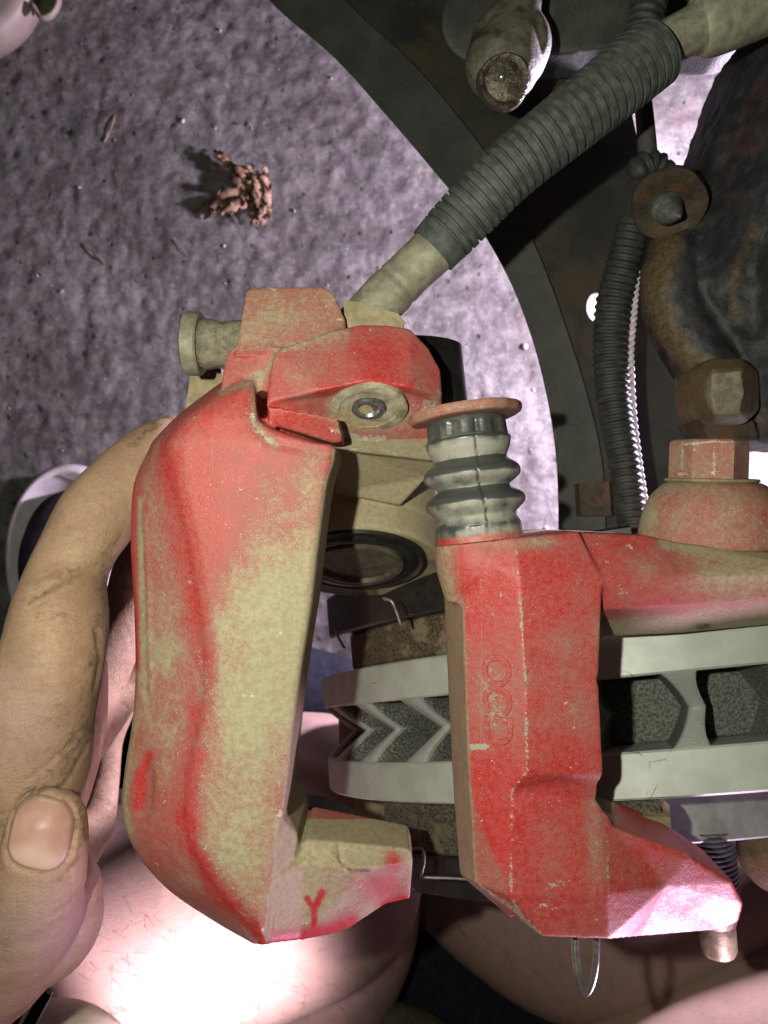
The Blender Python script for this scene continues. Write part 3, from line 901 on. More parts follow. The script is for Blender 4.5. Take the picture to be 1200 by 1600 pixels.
# bleed port on the left
bm = bmesh.new()
d = Vector((1, -0.03, 0.02)); c = P(290, 537, -16)
lathe(bm, c, d, [(0, 6.2), (0.5, 6.8), (3.2, 6.8), (3.6, 6.4)], 6 * 8, lambda t, a: 1.0)
o = obj('bleed_port_head', bm, STEELD, cal, sharp=40)
bm = bmesh.new()
lathe(bm, c, d, [(3.6, 5.3), (5, 5.5), (7, 5.0), (8.5, 4.7), (10, 5.1), (12, 5.3), (20, 5.3)], 48)
obj('bleed_port', bm, plain('grimy_port', (0.12, 0.11, 0.075), (0.23, 0.21, 0.15), 420, 0.75, 0, 0.45, 1100, 0.25), cal)
bm = bmesh.new(); prism(bm, [(298, 580), (345, 575), (350, 640), (290, 640)], -34, -40); obj('rear_web', bm, KHAKI, cal, sharp=30)
# piston and its dust boot; piston steel darkened for the bridge's shadow
u_ = hn
for nm, prf, m in (('dust_boot', [(0.0, 18.6), (0.9, 18.4), (1.2, 17.4), (0.5, 16.4), (1.3, 15.4), (1.5, 13.6), (0.2, 13.2)], BLACK),
                   ('piston', [(-1, 12.4), (1.6, 12.4), (2.0, 12.0), (2.0, 10.6), (0.8, 10.2), (0.8, 0.1)], plain('piston_steel', (0.05, 0.045, 0.032), (0.11, 0.10, 0.07), 300, 0.6, 0.1, 0.15, 1500))):
    bm = bmesh.new(); lathe(bm, hc + Vector((0, 0.0016, 0.003)), u_, prf, 80); obj(nm, bm, m, cal, sharp=40)

# ------------------------------------------------------------------ brake hose
hose = empty('brake_hose', P(600, 470, -24), 'ribbed dark rubber brake hose with crimped tan end fittings', 'brake hose')
bm = bmesh.new()
path = [pxr(676, 392, -20, 43), pxr(715, 350, -19, 46), pxr(790, 272, -16, 48), pxr(870, 206, -14, 50), pxr(945, 146, -14, 52), pxr(1022, 84, -16, 53)]
per = 0.0021


def ribs(s, a):
    f = (s / per) % 1.0
    if s < 0.004: return 0.96
    return (1.0 if 0.30 < f < 0.97 else 0.865) * (1 - 0.02 * (s < 0.012))


sweep(bm, path, 40, 620, ribs, ends=False)
obj('ribbed_sleeve', bm, RUBBER, hose, sharp=50)
bm = bmesh.new()
sweep(bm, [pxr(556, 512, -25, 36), pxr(588, 478, -22, 37), pxr(610, 456, -21, 38), pxr(640, 426, -21, 36), pxr(668, 400, -20, 37), pxr(690, 378, -20, 37)], 40, 60,
      lambda s, a: 0.95 if 0.0125 < s < 0.0136 else 1.0)
obj('lower_ferrule', bm, STEELD, hose, sharp=40)
bm = bmesh.new()
sweep(bm, [pxr(1010, 94, -16, 34), pxr(1050, 64, -17, 34), pxr(1085, 46, -18, 36), pxr(1100, 40, -18, 46), pxr(1130, 28, -19, 50), pxr(1250, -20, -21, 50)], 48, 60,
      lambda s, a: 1.0 - (0.05 * (math.cos(12 * a) > 0.4) if s < 0.0095 else 0), ends=False)
obj('upper_ferrule', bm, STEELD, hose, sharp=40)
bm = bmesh.new(); prism(bm, [(536, 468, -17), (560, 472, -16), (622, 490, -15), (632, 502, -15), (628, 520, -15), (540, 512, -15)], 0, -32)
obj('banjo_block', bm, KHAKI, hose, sharp=30)

# ------------------------------------------------------------------ dust shield
sh = empty('dust_shield', P(850, 400, -90), 'large dark splash shield with a curved rim behind the hose', 'dust shield')
outer = [(330, -120), (420, 0), (520, 88), (600, 176), (680, 270), (745, 350), (795, 436), (828, 520), (850, 600), (866, 690), (872, 780), (872, 920)]
inner = [(450, -120), (540, 0), (640, 95), (710, 175), (765, 250), (815, 340), (855, 430), (890, 530), (915, 610), (935, 690), (945, 780), (945, 920)]
outs = catmull(outer, 60); inns = catmull(inner, 60)
bm = bmesh.new()
V = [(x, y, -86 - 1.5 * abs(1 - 2 * 0)) for x, y in outs] + [(x, y, -84.5) for x, y in inns]
n = 60
slab(bm, V, [(i, i + 1, n + i + 1, n + i) for i in range(n - 1)], -87.5)
obj('rim', bm, RIMM, sh, sharp=30)
bm = bmesh.new()
inn2 = [(x - 22, y + 10) for x, y in inns]
right = [(560, -125), (900, -120), (935, 60), (985, 165), (1005, 260), (1030, 300), (1080, 420), (1100, 520), (1120, 640), (1120, 930)]
loop = inn2 
loop = loop + right[::-1]
bm2 = bm
vv = [bm.verts.new(P(x, y, -88)) for x, y in loop]
ee = [bm.edges.new((vv[i], vv[(i + 1) % len(vv)])) for i in range(len(vv))]
hv = [bm.verts.new(P(936 + 20 * math.cos(t), 480 + 25 * math.sin(t), -88)) for t in np.linspace(0, 2 * math.pi, 28, endpoint=False)]
ee += [bm.edges.new((hv[i], hv[(i + 1) % 28])) for i in range(28)]
bmesh.ops.triangle_fill(bm, use_beauty=True, edges=ee)
g = bmesh.ops.extrude_face_region(bm, geom=list(bm.faces))
for v in g['geom']:
    if isinstance(v, bmesh.types.BMVert): v.co.z -= 0.002
obj('plate', bm, DARKM, sh, smooth=False)
# rusty spacer seen low on the shield
bm = bmesh.new(); prism(bm, [(905, 755, -80), (952, 752, -80), (955, 806, -80), (908, 806, -80)], 0, -86)
obj('mounting_pad', bm, RUSTD, sh, sharp=30)

# lower control arm at the top of the picture
bm = bmesh.new()
V = [(860, -80, -62), (1180, -80, -62), (1180, 60, -64), (1130, 78, -66), (1040, 76, -66), (935, 74, -66), (900, 80, -66), (852, 84, -66)]
slab(bm, V, [tuple(range(8))], -80)
o = obj('suspension_arm', fuse(bm, 0.9, 3), ARM); tag(o, 'dark grey suspension arm crossing behind the upper hose fitting', 'suspension arm')

# ------------------------------------------------------------------ tie rod end
tr = empty('tie_rod_end', P(785, 90, -70), 'tan grey eye ended link with a worn dark socket, hanging over the splash shield', 'tie rod end')
bm = bmesh.new()
sweep(bm, [pxr(830, -90, -54, 32), pxr(822, -30, -52, 31), pxr(812, 15, -50, 33), pxr(798, 60, -50, 48), pxr(786, 98, -50, 60)], 40, 30)
lathe(bm, P(786, 100, -62), (0.05, -0.1, 1), [(0, 8), (1, 10), (7, 10.6), (13, 10.2), (15.5, 8.6), (16.5, 6.4)], 48)
me = fuse(bm, 0.5, 8); p = pixels(getco(me))
displace(me, -1.0 * blob(p, 788, 122, 34, 22, 0, 5))
obj('eye', me, plain('link_metal', (0.075, 0.068, 0.05), (0.155, 0.142, 0.105), 220, 0.6, 0.1, 0.4, 700, 0.4, (0.05, 0.04, 0.025), 110), tr)
bm = bmesh.new(); lathe(bm, P(788, 126, -42.5), (0.0, -0.30, 1), [(-3, 6.6), (0.2, 6.4), (0.6, 6.0), (0.5, 5.4), (-0.1, 4.6), (0.3, 3.0), (0.5, 0.1)], 40, lambda t, a: 1 + 0.03 * math.sin(3 * a + 1))
obj('socket', bm, plain('worn_socket', (0.03, 0.025, 0.02), (0.10, 0.08, 0.055), 400, 0.35, 0.3, 0.5, 700), tr, sharp=40)
bm = bmesh.new(); lathe(bm, P(784, 119, -41.6), (0, -0.2, 1), [(-0.4, 1.0), (0.2, 0.8), (0.4, 0.1)], 20); obj('socket_gleam', bm, SHINE, tr)  # small bright dome standing for the gleam on the socket
bm = bmesh.new(); lathe(bm, P(745, 45, -78), (0.1, -0.1, 1), [(0, 10), (0.5, 11), (3, 11), (3.6, 10), (3.8, 4), (3.8, 0.1)], 56)
obj('washer', bm, ARM, tr, sharp=40)

# ------------------------------------------------------------------ steering knuckle
kn = empty('steering_knuckle', P(1150, 500, -70), 'black and rust brown cast steering knuckle with a bulging lobe', 'steering knuckle')
bm = bmesh.new()
V = [(1215, -10, -34), (1168, 85, -40), (1140, 160, -42), (1113, 225, -44), (1108, 262, -44), (1060, 380, -46), (1045, 440, -46), (1062, 500, -46), (1100, 560, -46), (1185, 690, -46), (1560, 720, -40), (1560, -60, -30), (1180, 420, -30), (1230, 180, -28)]  # unseen right end extended to block the floor lamp from the hose
F = [(0, 1, 13), (1, 2, 13), (2, 3, 13), (3, 4, 12, 13), (4, 5, 12), (5, 6, 12), (6, 7, 12), (7, 8, 12), (8, 9, 12), (9, 10, 12), (10, 11, 13, 12), (11, 0, 13)]
slab(bm, V, F, -70)
sweep(bm, [pxr(1085, 350, -52, 48), pxr(1050, 440, -48, 48), pxr(1072, 510, -46, 46), pxr(1115, 575, -44, 40)], 32, 30)
me = fuse(bm, 0.8, 10)
c_ = getco(me); p = pixels(c_)
nz = np.array([mnoise.fractal(Vector(v) * 160, 1.0, 2.0, 4) for v in c_])
displace(me, nz * 0.6)
rust = 0.75 * line(p, [(1040, 380), (1015, 440), (1040, 520), (1100, 590)], 36); rust = np.maximum(rust, 0.5 * line(p, [(1180, 360), (1150, 420), (1145, 500)], 18)); rust = np.maximum(rust, 0.38 * blob(p, 1190, 660, 60, 50))
redp = 0.40 * line(p, [(1180, 150), (1160, 230), (1140, 300)], 45)


def knuckle_mat():
    M = Mat('knuckle_iron')
    a = M.noise(140, 6, 0.7); f = M.noise(1000, 5, 0.7)
    base_ = M.mix(M.step(a, 0.4, 0.65), (0.010, 0.011, 0.013), (0.026, 0.026, 0.028))
    r = M.step(M.math('ADD', M.attr('rust'), M.math('MULTIPLY', M.math('SUBTRACT', a, 0.5), 0.9)), 0.25, 0.7)
    col = M.mix(r, base_, M.mix(M.step(f, 0.35, 0.65), (0.05, 0.032, 0.014), (0.10, 0.075, 0.038)))
    col = M.mix(M.math('MULTIPLY', M.step(M.math('ADD', M.attr('red'), M.math('MULTIPLY', M.math('SUBTRACT', a, 0.5), 1.2)), 0.3, 0.7), 0.7), col, (0.10, 0.012, 0.012))
    col = M.mix(M.math('MULTIPLY', M.step(f, 0.66, 0.74), 0.5), col, (0.16, 0.13, 0.09))  # pale specks painted as torch highlights
    nb = M.bump(a, 0.8, 0.6); nb = M.bump(f, 0.2, 0.8, nb)
    return M.done(col, 0.55, 0, nb, Specular_IOR_Level=0.4)


attrs(me, rust=rust, red=redp)
KN = knuckle_mat(); obj('casting', me, KN, kn)
# ball joint nut boss, rust coloured, with its flat
bm = bmesh.new()
V = [(1084, 580, -38), (1106, 560, -33), (1160, 558, -33), (1186, 578, -38), (1188, 640, -40), (1165, 662, -36), (1112, 662, -36), (1082, 635, -40),
     (1112, 578, -29.5), (1162, 576, -29.5), (1160, 648, -31), (1114, 650, -31)]
F = [(0, 1, 8), (1, 2, 9, 8), (2, 3, 9), (3, 4, 10, 9), (4, 5, 10), (5, 6, 11, 10), (6, 7, 11), (7, 0, 8, 11), (8, 9, 10, 11)]
slab(bm, V, F, -52)
me = fuse(bm, 0.45, 24); p = pixels(getco(me)); attrs(me, rust=np.full(len(p), 0.8), red=np.zeros(len(p)))
pad_ = blob(p, 1137, 612, 30, 42, 0, 6)
RUST2 = plain('rusty_nut', (0.07, 0.048, 0.024), (0.13, 0.098, 0.052), 260, 0.65, 0, 0.35, 1200, 0.35, (0.10, 0.055, 0.02), 130)
obj('lock_nut', me, RUST2, kn)
bm = bmesh.new(); prism(bm, [(1114, 582, -29), (1160, 578, -29), (1164, 612, -29.2), (1158, 646, -30.3), (1118, 648, -30.3), (1110, 615, -29.4)], 0, -33)
obj('nut_flat', fuse(bm, 0.35, 4), plain('worn_flat', (0.13, 0.115, 0.075), (0.22, 0.20, 0.14), 400, 0.6, 0.1, 0.3, 1500), kn)
bm = bmesh.new(); prism(bm, [(1092, 655, -40), (1180, 655, -40), (1188, 690, -42), (1110, 690, -42)], 0, -55)
obj('lug', fuse(bm, 0.6, 3), RUSTD, kn)

# rusty washer and bolt tip holding the wire clip
wc = empty('clip_bolt', P(1040, 330, -50), 'rusty round clip washer with a pointed bolt tip on the knuckle edge', 'bolt')
bm = bmesh.new()
lathe(bm, P(1045, 318, -40), (-0.12, -0.72, 0.66), [(-1.5, 8.2), (-0.2, 9.2), (0.6, 9.3), (1.2, 9.0), (1.3, 6.4), (0.8, 5.8), (0.8, 0.1)], 64, lambda t, a: 1 + 0.04 * math.sin(2 * a) + 0.02 * math.sin(5 * a))
obj('washer', bm, RUSTD, wc, sharp=50)
bm = bmesh.new()
lathe(bm, P(1037, 324, -39.5), (0.18, -0.55, 0.75), [(0, 3.9), (1.4, 3.9), (1.5, 3.4), (2.0, 3.7), (2.6, 3.3), (3.1, 3.5), (7.5, 1.0), (8.3, 0.4), (8.5, 0.1)], 24)
obj('bolt_tip', bm, plain('grey_bolt', (0.05, 0.055, 0.05), (0.10, 0.105, 0.095), 500, 0.55, 0.3, 0.2, 1500), wc, sharp=50)

# ------------------------------------------------------------------ wheel speed sensor wire in ribbed loom
lo = empty('sensor_cable', P(960, 600, -75), 'black ribbed cable loom, light on its ridges shaped as pale twisted strands', 'cable')
bm = bmesh.new()
sweep(bm, [pxr(992, 345, -56, 25), pxr(975, 410, -58, 26), pxr(958, 480, -60, 27), pxr(954, 560, -62, 26), pxr(962, 650, -62, 25), pxr(978, 740, -60, 23), pxr(992, 850, -58, 23)], 24, 520,
      lambda s, a: 1.0 + 0.045 * math.tanh(2 * math.sin(s / 0.00030)), ends=False)
obj('loom', bm, LOOM, lo)
bm = bmesh.new()  # twisted pale strands stand for lilac light grazing the loom's ridges
cp = catmull([pxr(990, 425, -60, 4), pxr(985, 490, -62, 4), pxr(980, 560, -63, 4), pxr(983, 640, -63, 4), pxr(992, 720, -62, 4), pxr(1003, 795, -60, 4), pxr(1010, 850, -60, 4)], 220)
for s_ in (0, math.pi):
    pts = []
    for i, r in enumerate(cp):
        a = i * 0.62 + s_
        pts.append((r[0] + 0.0006 + 0.00055 * math.cos(a), r[1], r[2] + 0.001 + 0.00055 * math.sin(a), 0.0006))
    sweep(bm, pts, 7, 440)
obj('ridge_glint', bm, GLINT_STITCH, lo)
bm = bmesh.new()
sweep(bm, [pxr(1003, 140, -52, 13), pxr(1008, 190, -52, 14), pxr(1014, 262, -52, 15)], 20, 20); obj('cable', bm, ARM, lo)
bm = bmesh.new()
sweep(bm, [pxr(1000, 262, -52, 20), pxr(1020, 258, -52, 22), pxr(1040, 268, -52, 16)], 20, 30, lambda s, a: 1 + 0.12 * math.sin(s * 3000 + 2 * a)); obj('clamp', bm, LOOM, lo)
bm = bmesh.new()
sweep(bm, [pxr(1020, -40, -36, 30), pxr(1012, 10, -34, 28), pxr(1000, 60, -34, 26)], 24, 120, lambda s, a: 1.0 + 0.05 * math.tanh(3 * math.sin(s / 0.0003)), ends=False)
obj('upper_loom', bm, LOOM, lo)

# ------------------------------------------------------------------ bracket bolt and its boss
bb = empty('bracket_bolt', P(1110, 800, -40), 'red painted hex bolt sitting on a domed red boss', 'bolt')
zc = -30; kz = K(zc)
ax_ = Vector((0.01, 1, 0.06)).normalized(); c = P(1112, 840, zc)
bm = bmesh.new()
lathe(bm, c, ax_, [(t * kz, r * kz) for t, r in catmull([(-14, 96), (-8, 108), (5, 110), (25, 107), (45, 102), (62, 94), (76, 82), (84, 72), (87, 60), (88, 30), (88, 2)], 60)], 120)
bmesh.ops.recalc_face_normals(bm, faces=bm.faces)
me = bpy.data.meshes.new('boss'); bm.to_mesh(me); bm.free(); p = pixels(getco(me))
dk = np.maximum(0.52 * blob(p, 1155, 822, 26, 12), np.maximum(0.5 * blob(p, 1090, 818, 18, 8), 0.42 * blob(p, 1185, 835, 30, 12)))
dk = np.maximum(dk, 0.32 * line(p, [(1020, 830), (1200, 845)], 14))
attrs(me, dust=lerp(np.full(len(p), 0.66), 1.0, np.maximum(line(p, [(1010, 770), (1060, 748), (1170, 740)], 10), blob(p, 1010, 800, 16, 40))), chip=np.zeros(len(p)), dark=dk)
obj('boss', me, PAINT, bb)


def hexbolt(name, c, d, z0, r, h, m, parent):
    bm = bmesh.new(); d, u, v = frame(d)
    rows = []
    for t, f in ((0, 1), (h - 1.2, 1), (h - 0.4, 0.97), (h, 0.90)):
        row = []
        for i in range(6):
            a = math.pi / 3 * i + 0.28
            row.append(c + d * ((z0 + t) * 0.001) + (u * math.cos(a) + v * math.sin(a)) * r * f * 0.001)
        rows.append(row)
    rings(bm, rows)
    bmesh.ops.subdivide_edges(bm, edges=bm.edges, cuts=14, use_grid_fill=True)
    bmesh.ops.recalc_face_normals(bm, faces=bm.faces)
    me = bpy.data.meshes.new(name); bm.to_mesh(me); bm.free()
    return me


me = hexbolt('bolt_head', P(1103, 840, zc), ax_, 88 * kz, 58 * kz, 9.6, PAINT, bb); p = pixels(getco(me)); me.update()
chip = 0.62 * np.maximum.reduce([line(p, [(1066, 690), (1066, 742)], 4), line(p, [(1116, 690), (1116, 742)], 5), line(p, [(1066, 695), (1116, 690), (1150, 692)], 4), line(p, [(1060, 740), (1116, 738)], 3)])
attrs(me, dust=np.full(len(p), 0.70), chip=chip, dark=0.4 * np.maximum(line(p, [(1126, 690), (1126, 740)], 3), line(p, [(1152, 692), (1154, 738)], 3)))
obj('bolt_head', me, PAINT, bb, smooth=False)
bm = bmesh.new(); lathe(bm, P(1108, 840, zc), ax_, [(t * kz, r * kz) for t, r in [(86, 66), (89, 70), (92, 68), (93, 50)]], 60); obj('washer', bm, KHAKI, bb, sharp=40)

# ------------------------------------------------------------------ wheel stud, nut, spring clip
ws = empty('wheel_stud', P(1110, 1360, -70), 'threaded steel wheel stud with a yellowed smooth tip behind the bracket wing', 'wheel stud')
sd = (P(1124, 1492, -66) - P(1106, 1295, -66)).normalized(); c = P(1106, 1290, -66)
ks = K(-66)
bm = bmesh.new()
prof = []
t = 0
while t < 125 * ks:
    prof += [(t, 38 * ks), (t + 0.35, 38 * ks), (t + 0.75, 34.5 * ks), (t + 1.05, 34.5 * ks)]; t += 1.4
lathe(bm, c, sd, prof, 40); obj('thread', bm, plain('black_steel', (0.05, 0.05, 0.055), (0.10, 0.10, 0.105), 500, 0.4, 0.5, 0.1, 1500), ws, sharp=40)
bm = bmesh.new(); lathe(bm, c, sd, [(120 * ks, 33 * ks), (150 * ks, 29 * ks), (152 * ks, 27 * ks), (193 * ks, 27 * ks), (200 * ks, 24 * ks), (202 * ks, 15 * ks)], 40)
obj('tip', bm, plain('yellowed_steel', (0.12, 0.10, 0.055), (0.28, 0.25, 0.15), 200, 0.45, 0.3, 0.1, 1200), ws, sharp=40)
bm = bmesh.new(); lathe(bm, P(1240, 1318, -70), (-1, -0.2, 0.3), [(0, 3), (2, 9), (10, 10), (13, 9), (15, 6)], 40)
o = obj('hub_nut', bm, RUST2); tag(o, 'rounded rusty brown hub nut showing beside the wheel stud', 'nut')

bm = bmesh.new()
sweep(bm, [pxr(899, 1455, -22, 5.6), pxr(899, 1490, -21, 5.6), pxr(904, 1525, -20, 5.6), pxr(914, 1552, -20, 4.8), pxr(924, 1538, -19, 5.6), pxr(931, 1505, -18, 5.6), pxr(933, 1455, -18, 4.6)], 14, 70)
o = obj('wire_clip', bm, WIRE); tag(o, 'bent steel wire loop hanging below the red bracket', 'wire clip')
wire('spring_wire', [(644, 1326, -38), (660, 1328, -37), (663, 1345, -37), (659, 1368, -37), (668, 1371, -37), (700, 1372, -37), (735, 1374, -37)], 2.2, WIRE, pad2)
wire('spring_wire', [(600, 935, -50), (612, 940, -49), (620, 958, -49), (626, 976, -49)], 2.4, WIRE, pad1)
wire('spring_wire', [(524, 985, -60), (530, 998, -60), (538, 1012, -60)], 2.2, WIRE, pad1)

# ------------------------------------------------------------------ the person: hand, legs, shoe, shorts
pe = empty('person', P(200, 1600, -380), 'person crouching, bare hairy legs, greasy hand gripping the red caliper', 'person')
bm = bmesh.new()
# index finger
sweep(bm, [pxr(268, 674, -44, 26), pxr(248, 694, -41, 40), pxr(205, 742, -36, 54), pxr(152, 808, -31, 61), pxr(120, 862, -28, 58), pxr(103, 905, -26, 62), pxr(94, 955, -23, 73), pxr(84, 1015, -21, 79), pxr(56, 1110, -22, 90), pxr(22, 1220, -28, 112), pxr(-70, 1340, -38, 140)], 36, 60)
# middle, ring and little fingers curling behind
sweep(bm, [pxr(262, 800, -84, 36), pxr(222, 880, -82, 40), pxr(196, 960, -78, 38), pxr(160, 1050, -66, 42), pxr(100, 1150, -54, 56), pxr(0, 1230, -48, 80)], 30, 50)
sweep(bm, [pxr(262, 930, -100, 34), pxr(226, 1010, -98, 36), pxr(186, 1075, -92, 38), pxr(130, 1150, -76, 44), pxr(40, 1240, -60, 70)], 30, 50)
sweep(bm, [pxr(200, 1070, -115, 22), pxr(182, 1110, -115, 26), pxr(166, 1160, -112, 25), pxr(160, 1230, -105, 25), pxr(140, 1300, -92, 34), pxr(60, 1360, -70, 70)], 30, 50)
# palm edge between finger root and thumb
sweep(bm, [pxr(128, 1040, -42, 38), pxr(122, 1120, -38, 44), pxr(95, 1200, -36, 56), pxr(40, 1290, -38, 80)], 30, 40)
# thumb
sweep(bm, [pxr(74, 1290, -4, 60), pxr(70, 1325, -4, 65), pxr(60, 1380, -6, 70), pxr(38, 1440, -14, 84), pxr(-20, 1500, -26, 100), pxr(-110, 1540, -36, 120)], 36, 50)
sweep(bm, [pxr(72, 1400, -20, 84), pxr(62, 1440, -22, 92), pxr(10, 1450, -26, 98), pxr(-80, 1440, -34, 120)], 36, 40)
me = fuse(bm, 0.55, 7)
c_ = getco(me); p = pixels(c_); zz = c_[:, 2] * 1000 - ZF
front = zz > -45
dd = np.zeros(len(p))
for ln, wd, am in (([(45, 938), (80, 915), (120, 895), (150, 888)], 6, 0.55), ([(40, 955), (85, 930), (135, 912)], 3, 0.22), ([(60, 905), (100, 885), (135, 870)], 3, 0.18), ([(70, 890), (120, 862)], 3, 0.12), ([(60, 968), (110, 945)], 3, 0.12), ([(150, 760), (200, 790)], 3, 0.12), ([(140, 772), (190, 806)], 3, 0.12), ([(98, 1360), (112, 1395), (118, 1430)], 4, 0.22),
                   ([(84, 1430), (112, 1410), (135, 1380)], 4, 0.2), ([(110, 1380), (126, 1410), (120, 1450)], 3, 0.2), ([(80, 1250), (110, 1215), (140, 1160)], 4, 0.25), ([(40, 1220), (80, 1190), (115, 1160)], 4, 0.2),
                   ([(0, 1480), (60, 1470), (110, 1440)], 10, 0.2), ([(75, 1175), (120, 1190)], 3, 0.2), ([(150, 985), (158, 1030), (150, 1075)], 5, 0.5)):
    dd -= am * line(p, ln, wd) * front
ca_ = math.radians(14); ux = (p[:, 0] - 64) * math.cos(ca_) + (p[:, 1] - 1302) * math.sin(ca_); uy = -(p[:, 0] - 64) * math.sin(ca_) + (p[:, 1] - 1302) * math.cos(ca_)
nr = (np.abs(ux / 50) ** 2.9 + np.abs(uy / 60) ** 2.9) ** (1 / 2.9)
dd += (-0.45 * np.exp(-((nr - 1.03) / 0.05) ** 2) + 0.10 * np.exp(-((nr - 1.17) / 0.09) ** 2) * (uy > -40)) * (zz > -20)
# swollen pads between the creases
dd += 0.5 * blob(p, 95, 1000, 45, 60) * front + 0.4 * blob(p, 150, 800, 40, 50, -50) * front
nzs = np.array([mnoise.fractal(Vector(v) * 220, 1.0, 2.0, 3) for v in c_])
displace(me, dd + nzs * 0.10)
dirt = 0.12 + 0.0 * dd
for ln, wd, am in (([(165, 850), (158, 930), (152, 1000), (146, 1060), (132, 1120)], 20, 0.46), ([(40, 942), (85, 912), (120, 892)], 20, 0.50), ([(20, 960), (70, 920)], 18, 0.38), ([(85, 912), (150, 880)], 16, 0.30), ([(205, 690), (240, 665)], 16, 0.5), ([(150, 770), (185, 720)], 20, 0.2), ([(60, 965), (100, 960)], 14, 0.4),
                   ([(80, 1130), (130, 1090)], 30, 0.35), ([(100, 1200), (140, 1130)], 30, 0.55), ([(60, 1215), (110, 1200)], 22, 0.42), ([(45, 1232), (90, 1230), (125, 1262), (134, 1310)], 14, 0.55), ([(125, 1280), (118, 1340), (90, 1370)], 14, 0.5), ([(4, 1270), (10, 1330)], 8, 0.5), ([(140, 930), (155, 1000)], 12, 0.45)):
    dirt = np.maximum(dirt, am * line(p, ln, wd) * front)
dirt = np.maximum(dirt, 0.55 * np.exp(-((nr - 1.04) / 0.035) ** 2) * (zz > -20))
dirt = np.where(zz < -62, 0.36, dirt)  # dimmer light on the rear fingers put into their colour
pink = np.clip(blob(p, 70, 1450, 110, 80) + 0.7 * blob(p, 20, 1130, 80, 90), 0, 1)
attrs(me, dirt=dirt + 0.10 * np.clip(nzs, -1, 1), pink=pink)
hand = obj('hand', me, SKIN, pe)
bvh_h = BVHTree.FromPolygons([v.co for v in me.vertices], [tuple(q.vertices) for q in me.polygons])
# thumb nail laid on the thumb
def nail_mat():
    M = Mat('finger_nail')
    a = M.noise(200, 4, 0.6); st = M.noise(900, 3, 0.6, stretch=(1, 0.12, 1))
    col = M.mix(M.step(a, 0.3, 0.7), (0.33, 0.185, 0.14), (0.40, 0.235, 0.185))
    col = M.mix(M.math('MULTIPLY', M.attr('moon'), 0.6), col, (0.52, 0.38, 0.32))
    col = M.mix(M.math('MULTIPLY', M.attr('edge'), 0.85), col, (0.16, 0.11, 0.06))
    return M.done(col, M.math('ADD', 0.38, M.math('MULTIPLY', st, 0.15)), 0, M.bump(st, 0.05, 0.6), Specular_IOR_Level=0.4)


NAIL = nail_mat()
bm = bmesh.new()
ctr = np.array((64, 1302)); ang = math.radians(14)
rows_t = []; NR = 18; NA = 64; par = []


def nail_px(a, rr):
    ca, sa = math.cos(a), math.sin(a)
    ex = 2 / 2.9
    x = 50 * math.copysign(abs(ca) ** ex, ca) * rr; y = 60 * math.copysign(abs(sa) ** ex, sa) * rr
    x *= 1 + 0.06 * y / 60
    return ctr + np.array((x * math.cos(ang) - y * math.sin(ang), x * math.sin(ang) + y * math.cos(ang)))


for i in range(NR + 1):
    rr = i / NR; row = []
    for j in range(NA):
        a = 2 * math.pi * j / NA
        q = nail_px(a, rr)
        h, n = surf(bvh_h, q[0], q[1], 0.0)
        if h is None: h = P(q[0], q[1], -8); n = Vector((0, 0, 1))
        row.append(h + Vector((0, 0, 1)) * (0.00034 - 0.0010 * max(0, rr - 0.93) / 0.07))
        if i: par.append((rr, math.sin(a) * rr))
    rows_t.append(row)
vr = [[bm.verts.new(v) for v in r] for r in rows_t[1:]]
cv = bm.verts.new(rows_t[0][0]); par.append((0, 0))
for j in range(NA): bm.faces.new((cv, vr[0][j], vr[0][(j + 1) % NA]))
for a, b in zip(vr[:-1], vr[1:]):
    for j in range(NA): bm.faces.new((a[j], b[j], b[(j + 1) % NA], a[(j + 1) % NA]))
for _ in range(8): bmesh.ops.smooth_vert(bm, verts=[v for r in vr[:-3] for v in r] + [cv], factor=0.5, use_axis_x=True, use_axis_y=True, use_axis_z=True)
bmesh.ops.recalc_face_normals(bm, faces=bm.faces)
nme = bpy.data.meshes.new('thumb_nail'); bm.to_mesh(nme); bm.free()
par = np.array(par)
attrs(nme, moon=np.exp(-((par[:, 1] - 0.62) / 0.3) ** 2) * (par[:, 0] < 0.93) + 0.8 * (par[:, 1] < -0.86), edge=np.clip((par[:, 0] - 0.93) / 0.06, 0, 1))
obj('thumb_nail', nme, NAIL, pe)

# legs
bm = bmesh.new()
sweep(bm, [pxr(-260, 1700, -165, 240), pxr(40, 1540, -180, 210), pxr(260, 1440, -195, 195), pxr(440, 1340, -215, 215), pxr(468, 1320, -220, 205)], 48, 40)
sweep(bm, [pxr(480, 1340, -230, 180), pxr(520, 1440, -250, 135), pxr(500, 1560, -270, 110), pxr(440, 1800, -290, 90)], 40, 40)
me = fuse(bm, 2.4, 14); c_ = getco(me); p = pixels(c_)
attrs(me, dirt=np.full(len(p), 0.05), pink=np.full(len(p), 0.9)); leg1 = obj('leg', me, SKIN, pe); me1 = me
bm = bmesh.new()
sweep(bm, [pxr(600, 1210, -285, 120), pxr(700, 1300, -280, 125), pxr(800, 1385, -275, 135), pxr(915, 1440, -270, 145), pxr(1060, 1400, -265, 150), pxr(1250, 1270, -260, 165), pxr(1450, 1130, -260, 170)], 48, 40)
me = fuse(bm, 2.4, 14); p = pixels(getco(me))
attrs(me, dirt=np.full(len(p), 0.16), pink=np.full(len(p), 0.95)); leg2 = obj('leg', me, SKIN, pe); me2 = me
bm = bmesh.new()
sweep(bm, [pxr(930, 1790, -225, 150), pxr(1080, 1700, -225, 160), pxr(1220, 1620, -225, 165), pxr(1420, 1520, -225, 170)], 48, 40)
me = fuse(bm, 2.4, 14); p = pixels(getco(me))
attrs(me, dirt=np.full(len(p), 0.12), pink=np.full(len(p), 0.7)); leg3 = obj('thigh', me, SKIN, pe); me3 = me

